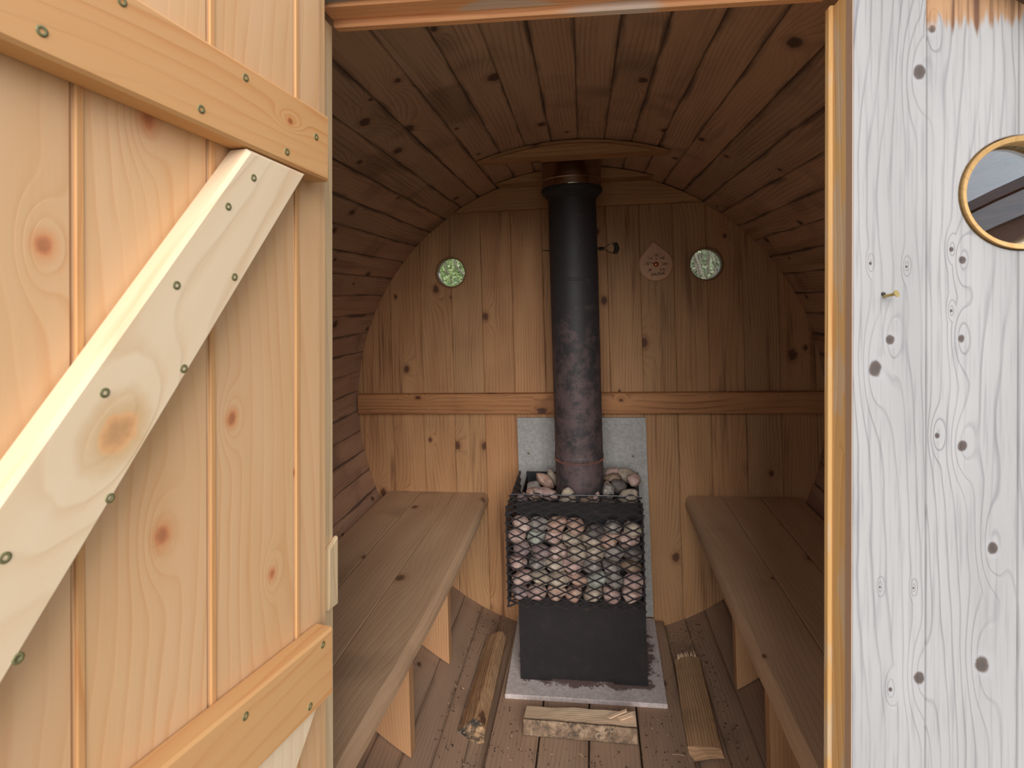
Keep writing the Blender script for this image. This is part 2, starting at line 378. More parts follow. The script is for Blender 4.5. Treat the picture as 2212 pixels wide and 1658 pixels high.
M['end_grain'] = endgrain_mat()

def steel(name, base, rust, rust_lo, rust_hi, rough=0.55, metal=0.25, zfade=None, fleck=0.0):
    n = NT(name); o = n.obj(); z = n.sep(o)[2]
    a = n.noise(o, 26, 5, 0.7); b = n.noise(o, 210, 2, 0.6); c = n.noise(o, 6, 2)
    k = a
    if zfade: k = n.math('ADD', a, n.math('MULTIPLY', n.step(z, zfade[0], zfade[1]), -zfade[2]))
    col = n.mix(n.step(k, rust_lo, rust_hi), base, rust)
    col = n.mix(n.math('MULTIPLY', n.step(b, 0.55, 0.72), 0.35), col, tuple(min(1, x * 1.8 + 0.01) for x in base))
    if fleck: col = n.mix(n.math('MULTIPLY', n.step(b, 0.35, 0.42), -fleck), col, base)
    n.bump(b, 0.0006, 0.5)
    return n.fin(col, n.math('MULTIPLY_ADD', a, 0.25, rough - 0.1), metal, 0.4)
M['firebox'] = steel('black_stove_steel', srgb(38, 35, 37), srgb(48, 42, 42), 0.5, 0.8, 0.5, 0.3)
M['plate'] = steel('black_plate', srgb(46, 46, 50), srgb(60, 56, 56), 0.5, 0.8, 0.5, 0.3)
M['pipe'] = steel('rusted_stove_pipe', srgb(60, 57, 60), srgb(98, 82, 82), 0.36, 0.62, 0.55, 0.3, zfade=(0.95, 1.35, 0.22))
M['flare'] = steel('matt_black_flare', srgb(46, 48, 50), srgb(50, 50, 50), 0.6, 0.9, 0.6, 0.1)
M['wire'] = steel('black_expanded_mesh', srgb(66, 63, 66), srgb(84, 72, 68), 0.55, 0.75, 0.32, 0.55)
def simple(name, col, rough=0.5, metal=0.0, spec=0.5):
    n = NT(name); o = n.obj(); a = n.noise(o, 60, 3)
    return n.fin(n.mix(n.math('MULTIPLY', a, 0.25), col, tuple(x * 0.6 for x in col)), rough, metal, spec)
M['stainless'] = simple('stained_stainless', srgb(172, 158, 146), 0.18, 1.0)
M['seam'] = simple('rusty_seam', srgb(126, 78, 62), 0.8, 0.1)
M['iron'] = simple('black_wire_iron', srgb(40, 36, 34), 0.5, 0.4)
M['screw'] = simple('green_yellow_screw', srgb(116, 112, 76), 0.5, 0.3)
M['nail'] = simple('small_steel_nail', srgb(150, 126, 100), 0.4, 0.6)
M['brass'] = simple('brass_screw_eye', srgb(190, 168, 110), 0.35, 0.8)
M['copper'] = simple('copper_knob', srgb(190, 110, 70), 0.3, 0.8)
M['ink'] = simple('dark_print', srgb(46, 28, 24), 0.8)
M['soffit'] = simple('dark_brown_cladding', srgb(138, 114, 108), 0.8)
M['fascia'] = simple('grey_metal_fascia', srgb(196, 196, 206), 0.5)
M['thermo'] = wood('pale_aspen_plate', srgb(206, 160, 124), srgb(196, 148, 112), srgb(176, 126, 92), srgb(140, 90, 60), rings=40, ring_amt=0.2, knot_density=0, rough=0.5, bump=0)

def board_mat(name, base, dark, rust=False):
    n = NT(name); o = n.obj()
    a = n.noise(o, 90, 3, 0.7); b = n.noise(o, 9, 3)
    col = n.mix(n.step(a, 0.35, 0.7), dark, base)
    if rust:
        x, y, z = n.sep(o)
        # rust and ash that crept out around the stove foot
        r1 = n.noise(o, 16, 5, 0.72)
        dx = n.math('MAXIMUM', n.math('SUBTRACT', n.math('ABSOLUTE', n.math('ADD', x, 0.0)), 0.195), 0.0)
        dy = n.math('MAXIMUM', n.math('SUBTRACT', 1.785, y), 0.0)
        m = n.math('SUBTRACT', r1, n.math('MULTIPLY', n.math('ADD', dx, dy), 5.0))
        col = n.mix(n.math('MULTIPLY', n.step(m, 0.36, 0.44), 0.85), col, srgb(84, 56, 48))
        r2 = n.noise(o, 130, 3, 0.7)
        col = n.mix(n.math('MULTIPLY', n.step(r2, 0.64, 0.70), 0.7), col, srgb(80, 64, 58))
    else:
        col = n.mix(n.math('MULTIPLY', n.step(n.noise(o, 40, 2), 0.72, 0.76), 0.5), col, srgb(120, 116, 90))
    n.bump(a, 0.0006); return n.fin(col, 0.8)
M['shield'] = board_mat('grey_cement_board', srgb(172, 170, 168), srgb(152, 150, 148))
M['pad'] = board_mat('pinkish_cement_pad', srgb(200, 188, 186), srgb(178, 166, 164), True)

def stone_mat(name, a, b, vein, veinamt=0.5, speck=0.5):
    n = NT(name); o = n.obj()
    oi = n.t.nodes.new('ShaderNodeObjectInfo'); rnd = oi.outputs['Random']
    vm = n.t.nodes.new('ShaderNodeVectorMath'); vm.operation = 'ADD'; n.put(vm.inputs[0], o)
    n.put(vm.inputs[1], n.xyz(n.math('MULTIPLY', rnd, 31.0), n.math('MULTIPLY', rnd, 17.0), 0.0)); p = vm.outputs[0]
    big = n.noise(p, 30, 3); sp = n.noise(p, 260, 2, 0.7)
    wv = n.noise(p, 22, 4, 0.7)
    col = n.mix(n.step(big, 0.35, 0.65), a, b)
    band = n.math('ABSOLUTE', n.math('SUBTRACT', wv, 0.5))
    col = n.mix(n.math('MULTIPLY', n.math('SUBTRACT', 1.0, n.step(band, 0.02, 0.06)), veinamt), col, vein)
    col = n.mix(n.math('MULTIPLY', n.step(n.noise(p, 75, 4, 0.75), 0.42, 0.62), 0.45), col, tuple(x * 0.62 for x in b))
    col = n.mix(n.math('MULTIPLY', n.step(sp, 0.56, 0.66), speck), col, tuple(x * 0.35 for x in a))
    col = n.mix(n.math('MULTIPLY', n.step(sp, 0.42, 0.34), speck * 0.6), col, tuple(min(1, x * 1.5) for x in b))
    hs = n.t.nodes.new('ShaderNodeHueSaturation'); n.put(hs.inputs['Color'], col); hs.inputs['Saturation'].default_value = 0.78; hs.inputs['Value'].default_value = 0.88; col = hs.outputs[0]
    n.bump(n.math('ADD', sp, big), 0.0012, 0.7)
    return n.fin(col, 0.65, 0, 0.4)
STONES = {
    'pink':   stone_mat('pink_granite', srgb(194, 152, 138), srgb(166, 126, 116), srgb(222, 194, 180)),
    'orange': stone_mat('orange_stone', srgb(194, 144, 116), srgb(164, 116, 94), srgb(214, 186, 160), 0.45, 0.4),
    'tan':    stone_mat('tan_stone', srgb(178, 158, 136), srgb(152, 132, 112), srgb(204, 184, 156), 0.4, 0.3),
    'grey':   stone_mat('grey_stone', srgb(148, 138, 130), srgb(124, 114, 108), srgb(186, 176, 168), 0.4, 0.4),
    'dark grey': stone_mat('dark_grey_stone', srgb(108, 96, 90), srgb(90, 82, 78), srgb(130, 120, 112), 0.2, 0.2),
    'pale green': stone_mat('pale_green_stone', srgb(164, 168, 156), srgb(144, 146, 134), srgb(196, 200, 186), 0.4, 0.2),
    'purple-grey': stone_mat('purple_grey_stone', srgb(144, 116, 114), srgb(122, 98, 98), srgb(180, 150, 142), 0.3, 0.3),
    'white-speckled': stone_mat('speckled_stone', srgb(190, 180, 168), srgb(140, 130, 122), srgb(70, 66, 64), 0.6, 0.8),
    'brown':  stone_mat('brown_stone', srgb(150, 118, 88), srgb(132, 102, 78), srgb(178, 140, 110), 0.2, 0.2),
}
def glass_mat():
    n = NT('window_pane'); t = n.t
    gl = t.nodes.new('ShaderNodeBsdfGlossy'); gl.inputs['Roughness'].default_value = 0.0
    tr = t.nodes.new('ShaderNodeBsdfTransparent'); tr.inputs['Color'].default_value = (0.93, 0.95, 0.94, 1)
    lw = t.nodes.new('ShaderNodeFresnel'); lw.inputs['IOR'].default_value = 1.52
    f = n.math('MINIMUM', n.math('MULTIPLY_ADD', lw.outputs[0], 3.2, 0.03), 1.0)       # a double pane reflects from four surfaces
    mx = t.nodes.new('ShaderNodeMixShader'); t.links.new(f, mx.inputs[0]); t.links.new(tr.outputs[0], mx.inputs[1]); t.links.new(gl.outputs[0], mx.inputs[2])
    t.links.new(mx.outputs[0], n.out.inputs[0]); return n.m
M['glass'] = glass_mat()
def leaf_mat(name, a, b, c):
    n = NT(name); t = n.attr('tone')
    col = n.ramp(t, [(0.0, a), (0.5, b), (1.0, c)])
    n.fin(col, 0.5, 0, 0.4)
    tl = n.t.nodes.new('ShaderNodeBsdfTranslucent'); n.put(tl.inputs['Color'], col)
    mx = n.t.nodes.new('ShaderNodeMixShader'); mx.inputs[0].default_value = 0.35
    n.t.links.new(n.b.outputs[0], mx.inputs[1]); n.t.links.new(tl.outputs[0], mx.inputs[2]); n.t.links.new(mx.outputs[0], n.out.inputs[0])
    return n.m
M['leaf_bright'] = leaf_mat('bright_green_leaves', srgb(96, 124, 86), srgb(176, 198, 128), srgb(236, 240, 206))
M['leaf_dull'] = leaf_mat('dull_green_leaves', srgb(90, 110, 86), srgb(140, 158, 120), srgb(200, 206, 178))
M['twig'] = simple('grey_twig', srgb(128, 120, 110), 0.8)
def ground_mat():
    n = NT('gravel_and_grass'); o = n.obj()
    a = n.noise(o, 2.5, 5, 0.6); b = n.noise(o, 60, 3, 0.7)
    col = n.mix(n.step(a, 0.45, 0.6), srgb(176, 170, 158), srgb(134, 140, 100))
    col = n.mix(n.math('MULTIPLY', b, 0.5), col, srgb(110, 104, 92))
    n.bump(b, 0.02); return n.fin(col, 0.9)
M['ground'] = ground_mat()

X, Y, Z = V((1, 0, 0)), V((0, 1, 0)), V((0, 0, 1))

# ---------------------------------------------------------------- the barrel
ZC, RB, D = 0.825, 0.90, 2.175           # axis height, inner radius, inner face of the back wall
Y0, Y1 = 0.63, 2.32                      # staves overhang both end walls
NS, A0 = 70, 1.2                         # staves round the barrel
def circ(x, r=RB): return sqrt(max(0.0, r * r - x * x))

def stave(mb, k, r):
    da = 2 * pi / NS; a = radians(A0) + (k + 0.5) * da
    c = V((sin(a), 0, cos(a))); t = V((cos(a), 0, -sin(a)))
    ri = RB * cos(da / 2) + r.uniform(-0.0012, 0.0012); hw = RB * math.tan(da / 2) - 0.00005; ho = (RB + 0.04) * math.tan(da / 2) - 0.00005
    ch = 0.0022
    prof = [(-ho, 0.04), (-hw, ch), (-hw + ch, 0), (hw - ch, 0), (hw, ch), (ho, 0.04)]
    tone = r.random(); of = (r.uniform(0, 40), r.uniform(0, 40))
    O = V((0, 0, ZC)) + c * ri
    n = len(prof)
    def W(p, y): return O + t * p[0] + c * p[1] + Y * y
    for i in range(n):
        j = (i + 1) % n
        p, q = prof[i], prof[j]
        uv = [(Y0 + of[0], p[0] + p[1] + of[1]), (Y0 + of[0], q[0] + q[1] + of[1]), (Y1 + of[0], q[0] + q[1] + of[1]), (Y1 + of[0], p[0] + p[1] + of[1])]
        e = [p[0] / hw, q[0] / hw, q[0] / hw, p[0] / hw]
        mb.face([W(p, Y0), W(q, Y0), W(q, Y1), W(p, Y1)], uv, [(0, x) for x in e], tone)
    for y, fl in ((Y0, True), (Y1, False)):
        pts = [W(p, y) for p in prof]; u = [(p[1] * 2, p[0]) for p in prof]
        if fl: pts, u = pts[::-1], u[::-1]
        mb.face(pts, u, None, tone)

rs = random.Random(11)
parts = {'ceiling': MB(), 'wall_left': MB(), 'wall_right': MB(), 'floor': MB()}
for k in range(NS):
    a = (A0 + (k + 0.5) * 360 / NS + 180) % 360 - 180
    key = 'ceiling' if abs(a) < 52 else 'floor' if abs(a) > 137 else 'wall_left' if a < 0 else 'wall_right'
    stave(parts[key], k, rs)
# flat walk boards laid along the barrel bottom belong to the floor
dk = Matrix.Rotation(radians(-1.05), 4, 'Z')
dl, da_ = dk @ Y, dk @ X
for (a, b) in ((-0.302, -0.166), (-0.162, -0.026), (-0.022, 0.114), (0.118, 0.254)):
    parts['floor'].box((0, 0, 0), dl, da_, Z, (0.80, 2.170), (a, b), (-0.028, 0.0), tone=rs.random(), uo=uo(), bev=0.0025, mi=1)
LBL = {'ceiling': 'curved ceiling of aged cedar staves running front to back', 'wall_left': 'curved left side of the barrel, aged cedar staves',
       'wall_right': 'curved right side of the barrel, darker cedar staves', 'floor': 'barrel floor of curved staves with four flat walk boards down the middle'}
for k, mb in parts.items():
    props(mb.build(k, [M['deck'] if k == 'floor' else M['stave'], M['deck']]), LBL[k], k.split('_')[0], kind='structure')

# ---------------------------------------------------------------- back wall
WL, WR, WZ, WRAD = -0.4985, 0.4875, 1.353, 0.062
jx = [-0.90, -0.878, -0.7535, -0.6265, -0.4995, -0.376, -0.2536, -0.1312, -0.006, 0.1193, 0.2435, 0.3688, 0.4905, 0.6174, 0.7444, 0.868, 0.90]
rb = random.Random(21)
mb = MB()
for x0, x1 in zip(jx, jx[1:]):
    a, b = x0 + 0.0001, x1 - 0.0001
    a = max(a, -RB + 0.0015); b = min(b, RB - 0.0015)
    xs = [a + (b - a) * i / 6 for i in range(7)]
    poly = [(x, ZC - circ(x, RB + 0.004)) for x in xs]
    def notch(xe, cx, side):
        # half-round bite for a porthole that straddles this joint
        dx = xe - cx
        if abs(dx) >= WRAD: return []
        h = sqrt(WRAD ** 2 - dx * dx); t0 = math.atan2(-h, dx); t1 = math.atan2(h, dx)
        if side > 0:      # bite into the right edge: goes round through the left of the hole
            t1 -= 2 * pi
        return [(cx + WRAD * cos(t0 + (t1 - t0) * i / 20), WZ + WRAD * sin(t0 + (t1 - t0) * i / 20)) for i in range(21)]
    for cx in (WL, WR):
        if abs(b - cx) < WRAD: poly += notch(b, cx, 1)
    poly += [(x, ZC + circ(x, RB + 0.004)) for x in xs[::-1]]
    for cx in (WL, WR):
        if abs(a - cx) < WRAD:
            nn = notch(a, cx, -1); poly += nn[::-1]
    mb.prism(poly, (0, D, 0), X, Z, Y, 0.0, 0.036, tone=rb.random(), uo=uo(), half=(a, b), bev=0.0022)
props(mb.build('wall_back', M['inner_wall']), 'round back wall of vertical knotty cedar boards', 'wall', kind='structure')

# portholes in the back wall: window > window_frame, pane
def porthole(name, c, r, y0, y1, lab, mat, M_=None, lip=0.006, rim=0.008, pane_y=None):
    o = empty(name, c, lab, 'window', kind='structure', mat=M_)
    mb = MB()
    w_ = r - rim
    mb.lathe([(r + lip, y0 + 0.0), (r + lip, y0 - 0.004), (r - 0.001, y0 - 0.005), (w_ + 0.001, y0 - 0.002), (w_, y0 + 0.001), (w_, y1), (r, y1), (r, y0)], n=56, axis='y', uo=uo())
    f = mb.build('window_frame', mat, o)
    mb = MB(); py = pane_y if pane_y is not None else (y0 + y1) / 2
    mb.lathe([(0, py - 0.002), (w_, py - 0.002), (w_, py + 0.002), (0, py + 0.002)], n=48, axis='y', sm=False)
    mb.build('pane', M['glass'], o, weld=True)
    return o
porthole('window_1', (WL, D, WZ), WRAD - 0.001, 0.0, 0.04, 'left of two small round back windows, leafy bright green outside', M['ring_brown'], lip=0.003, rim=0.005, pane_y=0.03)
porthole('window_2', (WR, D, WZ - 0.001), WRAD - 0.001, 0.0, 0.04, 'right of two small round back windows, grey twigs outside, beside the dial', M['ring_brown'], lip=0.004, rim=0.004, pane_y=0.03)

# middle rail with small nails
rl = MB()
hw = RB - 0.008
rl.box((0, D, 0), X, Z, Y, (-hw, hw), (0.793, 0.872), (-0.032, -0.001), tone=0.5, uo=(3.1, 9.2), bev=0.003)
ro = rl.build('trim_1', wood('rail_cedar', srgb(184, 132, 88), srgb(160, 108, 68), srgb(96, 54, 34), srgb(60, 34, 24), rings=60, ring_amt=0.7, knot_density=0.45, tone_amt=0.1, rough=0.6, smudge=0.25, stain=srgb(80, 46, 32)))
props(ro, 'horizontal cedar rail across the middle of the back wall', 'trim', kind='structure')
rn = random.Random(3)
for i in range(15):
    x = -0.84 + i * 0.1203
    z = (0.858 if i % 2 else 0.812) + rn.uniform(-0.004, 0.004)
    if abs(x + 0.005) < 0.09: continue
    m = MB(); m.lathe([(0.0035, D - 0.032), (0.0035, D - 0.0332), (0.002, D - 0.0338), (0, D - 0.0336)], C=(x, 0, z), n=12, axis='y')
    m.build('nail', M['nail'], ro)

# horizontal top board, its cap and the ceiling chord block
def chord(zb, r, inner=None, n=24):
    h = zb - ZC; xe = sqrt(r * r - h * h)
    return [(-xe, zb)] + [(xe, zb)] + [(r * sin(t), ZC + r * cos(t)) for t in [math.asin(xe / r) * (1 - 2 * i / n) for i in range(1, n)]]
m = MB(); m.prism(chord(1.586, RB - 0.003), (0, D, 0), X, Z, Y, -0.034, -0.001, tone=0.55, along='p', uo=uo(), bev=0.002)
props(m.build('trim_2', M['inner_wall']), 'segment-shaped horizontal top board on the back wall', 'trim', kind='structure')
m = MB(); m.prism(chord(1.673, RB - 0.004), (0, 2.06, 0), X, Z, Y, 0.0, 0.078, tone=0.45, along='p', uo=uo(), bev=0.001)
props(m.build('trim_3', M['inner_wall']), 'small crescent board at the top of the back wall behind the pipe', 'trim', kind='structure')
m = MB(); m.prism(chord(1.671, RB - 0.004), (0, 1.699, 0), X, Z, Y, 0.0, 0.054, tone=0.8, along='p', uo=uo())
m.prism(chord(1.6712, RB - 0.017), (0, 1.690, 0), X, Z, Y, 0.0, 0.0088, tone=0.6, along='p', uo=uo(), bev=0.0012)
props(m.build('trim_4', M['inner_wall']), 'crescent block under the ceiling in front of the pipe', 'trim', kind='structure')

# ---------------------------------------------------------------- front wall, jambs, header (plumb, camera-levelled frame)
FY, JL, JR, HZ = 0.74, -0.3737, 0.3344, 0.4120
FC = V((-0.0203, 0, ZC - 1.25)) / FSC; FR = (RB - 0.004) / FSC           # barrel circle seen from this frame
def fcz(x, s): return FC.z + s * circ(x - FC.x, FR)
mb = MB(); rf = random.Random(31)
WFX, WFZ, WFR = 0.5245, 0.1222, 0.0695
fj = [JR, 0.4189, 0.521, 0.623, 0.725, 0.827, FR + FC.x - 0.002]
for x0, x1 in zip(fj, fj[1:]):
    a, b = x0 + 0.0001, x1 - 0.0001
    if x0 == JR: a = x0
    xs = [a + (b - a) * i / 5 for i in range(6)]
    poly = [(x, fcz(x, -1)) for x in xs]
    def notch(xe, side):
        dx = xe - WFX
        if abs(dx) >= WFR: return []
        h = sqrt(WFR ** 2 - dx * dx); t0 = math.atan2(-h, dx); t1 = math.atan2(h, dx)
        if side > 0: t1 -= 2 * pi
        return [(WFX + WFR * cos(t0 + (t1 - t0) * i / 24), WFZ + WFR * sin(t0 + (t1 - t0) * i / 24)) for i in range(25)]
    poly += notch(b, 1)
    poly += [(x, fcz(x, 1)) for x in xs[::-1]]
    poly += notch(a, -1)[::-1]
    mb.prism(poly, (0, FY, 0), X, Z, Y, 0.0, 0.018, tone=rf.uniform(0.3, 0.7), half=(a, b), bev=0.0012)
fl = [-FR + FC.x + 0.002, -0.79, -0.685, -0.58, -0.475, JL - 0.006]
for x0, x1 in zip(fl, fl[1:]):
    a, b = x0 + 0.0001, x1 - 0.0001
    xs = [a + (b - a) * i / 5 for i in range(6)]
    mb.prism([(x, fcz(x, -1)) for x in xs] + [(x, fcz(x, 1)) for x in xs[::-1]], (0, FY, 0), X, Z, Y, 0.0, 0.018, tone=rf.uniform(0.3, 0.7), half=(a, b), bev=0.0012)
n_ = 8
xs = [JL + (JR - JL) * i / n_ for i in range(n_ + 1)]
mb.prism([(JL, HZ + 0.006), (JR, HZ + 0.006)] + [(x, fcz(x, 1)) for x in xs[::-1] if fcz(x, 1) > HZ + 0.008], (0, FY, 0), X, Z, Y, 0.0, 0.018, tone=0.4, along='p', uo=(0, -3), bev=0.001)
props(mb.build('wall_front', M['weathered'], mat=FRONT_M), 'front wall of silver-grey weathered vertical boards right of the doorway', 'wall', kind='structure')

zlo, zhi = -1.235, HZ
m = MB()
m.box((JR, 0, 0), Z, Y, X, (zlo, fcz(JR, 1) - 0.06), (FY + 0.0185, 0.798), (0.0006, 0.040), tone=0.5, uo=(4, 2), bev=0.002)
m.box((JR, 0, 0), Z, Y, X, (zlo, fcz(JR, 1) - 0.06), (0.7985, 0.812), (-0.004, 0.040), tone=0.3, uo=(9, 5), bev=0.0015)
m.box((JR, 0, 0), Z, Y, X, (zlo, fcz(JR, 1) - 0.06), (FY + 0.001, FY + 0.018), (-0.0004, 0.0002), tone=0.0, uo=(19, 15), mi=1)
props(m.build('trim_5', [M['jamb'], simple('sawn_board_edge', srgb(190, 158, 134), 0.8)], mat=FRONT_M), 'right door jamb of orange pine with grey weathered patches', 'trim', kind='structure')
m = MB()
m.box((JL, 0, 0), Z, Y, X, (zlo, fcz(JL - 0.04, 1) - 0.03), (FY + 0.0185, 0.800), (-0.040, -0.0006), tone=0.5, uo=(14, 12), bev=0.002)
m.prism([(0.770, -0.462), (0.800, -0.468), (0.800, -0.365), (0.770, -0.372)], (JL, 0, 0), Y, Z, X, -0.0004, 0.0075, tone=0.5, uo=(2, 8), bev=0.002)
props(m.build('trim_6', M['jamb_white'], mat=FRONT_M), 'thin pale left door jamb just past the open door edge', 'trim', kind='structure')
m = MB()
m.box((0, 0, HZ), X, Y, Z, (JL, JR), (FY + 0.0185, 0.797), (0.0006, 0.034), tone=0.5, uo=(24, 22), bev=0.002)
m.box((0, 0, HZ), X, Y, Z, (JL + 0.002, JR - 0.006), (0.7975, 0.814), (-0.010, 0.030), tone=0.6, uo=(29, 25), bev=0.002)
props(m.build('trim_7', M['header'], mat=FRONT_M), 'orange pine door header with a stop strip over the doorway', 'trim', kind='structure')

porthole('window_3', None, WFR - 0.001, 0.0, 0.055, 'round window in the grey front wall, wooden ring, mirrors sky and an arched roof', M['ring_wood'],
         M_=FRONT_M @ Matrix.Translation((WFX, FY, WFZ)), lip=-0.0005, rim=0.0075, pane_y=0.020)

# bent screw left standing in the grey wall
t = empty('bent_screw', None, 'small brass screw sticking out of the grey front wall', 'screw', mat=FRONT_M @ Matrix.Translation((0.3700, FY, -0.0020)))
m = MB(); m.tube([(0, 0.004, 0), (0.0004, -0.004, 0.0002), (0.0030, -0.0105, 0.0014), (0.0055, -0.0155, 0.0028)], 0.0018, 10); m.build('shank', M['brass'], t)
m = MB(); m.tube([(0.0050, -0.0145, 0.0025), (0.0059, -0.0163, 0.0030), (0.0064, -0.0173, 0.0033)], [0.0020, 0.0042, 0.0044], 16); m.build('head', M['brass'], t)
m = MB(); m.lathe([(0, -0.0012), (0.0022, -0.0012), (0.0026, 0.0), (0.0026, 0.003), (0, 0.003)], C=(-0.0002, 0, 0.0026), n=12, axis='y'); m.build('wall_plug', M['iron'], t, weld=True)

# ---------------------------------------------------------------- open door on the left
DDX, DDY = 0.1717, 0.9851
HINGE = V((-0.3511, 0.74, 0.0))
DM = FRONT_M @ Matrix.Translation(HINGE) @ Matrix(((DDX, -DDY, 0, 0), (DDY, DDX, 0, 0), (0, 0, 1, 0), (0, 0, 0, 1)))
door = empty('door_1', None, 'open plank door on the left with rails and a diagonal brace', 'door', kind='structure', mat=DM)
mb = MB(); rd = random.Random(41)
dj = [-0.69, -0.602, -0.4755, -0.3425, -0.2080, -0.0737, -0.0198]
for a, b in zip(dj, dj[1:]):
    mb.box((0, 0, 0), Z, X, Y, (-1.225, 0.450), (a + 0.0001, b - 0.0001), (0.0, 0.026), tone=rd.uniform(0.25, 0.75), bev=0.003)
    # the rounded tongue bead beside each joint
    if a > -0.6: mb.box((0, 0, 0), Z, X, Y, (-1.225, 0.450), (a + 0.001, a + 0.0085), (-0.0016, 0.002), tone=0.4, uo=(0, 3), bev=0.0012, mi=1)
mb.box((0, 0, 0), Z, X, Y, (-1.225, 0.450), (-0.0195, -0.0010), (0.004, 0.030), tone=0.7, uo=(0, 5), bev=0.004)
mb.build('door_panel', [M['door_board'], M['rail_wood']], door)

def screw(parent, s, z, y, r=0.0042):
    m = MB()
    m.lathe([(r, 0.0006), (r, -0.0006), (r * 0.55, -0.0009), (r * 0.35, 0.0008), (0, 0.0012)], C=(s, y, z), n=14, axis='y')
    return m.build('screw', M['screw'], parent, weld=True)

RT = 0.030      # rail thickness
def rail(name, zr, zl, h, s0, s1, mat, screws, u0):
    """sloping rail: zr = lower edge height at s=0, slope shared"""
    m = MB(); sl = -0.0745
    poly = [(s0, zr + sl * s0), (s1, zr + sl * s1), (s1, zr + sl * s1 + h), (s0, zr + sl * s0 + h)]
    m.prism(poly, (0, 0, 0), X, Z, Y, -RT, -0.0004, tone=0.5, along='p', uo=u0, bev=0.003)
    o = m.build(name, mat, door)
    for (s, z) in screws: screw(o, s, z, -RT)
    return o
rail('rail', 0.1448, 0, 0.0848, -0.68, -0.0428, M['rail_wood'], [(-0.3843, 0.1904), (-0.3241, 0.2421), (-0.2455, 0.1783), (-0.1886, 0.2298), (-0.1245, 0.167), (-0.0703, 0.1991)], (0, RT))
rail('rail', -0.5320, 0, 0.0885, -0.68, -0.0350, M['rail_wood'], [(-0.0581, -0.4508), (-0.084, -0.5121), (-0.1906, -0.4467)], (5, 6))
# diagonal brace, grain along its own axis
bd = (V((-0.4105, 0, -0.1382)) - V((-0.1827, 0, 0.1562))).normalized()      # down and towards the free edge
bn = V((-bd.z, 0, bd.x))                                                       # across, up-left
if bn.x > 0: bn = -bn
KC = V((-0.328, 0, -0.113))                                                    # the big knot
def bl(s, z):
    p = V((s, 0, z)) - KC; return (p.dot(bn), p.dot(bd))
m = MB()
e0 = bl(-0.1827, 0.1562); e1 = bl(-0.0875, 0.1487)
LEN = 0.56
poly = [e0, e1, (e1[0], LEN), (e0[0], LEN - 0.09)]
m.prism(poly, KC, bn, bd, Y, -RT, -0.0004, tone=0.5, along='q', uo=(0, RT), bev=0.004)
br = m.build('brace', M['brace_wood'], door); br['label'] = 'pale diagonal brace with a big round knot'
for (s, z) in [(-0.1773, 0.1261), (-0.2125, 0.0898), (-0.2731, 0.0086), (-0.2045, 0.0183), (-0.2657, -0.0686), (-0.3395, -0.0785), (-0.3354, -0.1645), (-0.4006, -0.2534), (-0.4083, -0.1797)]:
    screw(br, s, z, -RT, 0.0040)
m = MB(); sl = -0.0745
m.prism([(-0.058, -0.5330 + sl * -0.058), (-0.42, -0.5330 + sl * -0.42), (-0.50, -0.93), (-0.40, -0.93)], (0, 0, 0), X, Z, Y, -0.024, -0.0004, tone=0.4, along='q', uo=(11, 3), bev=0.003)
m.build('brace', M['brace_wood'], door)

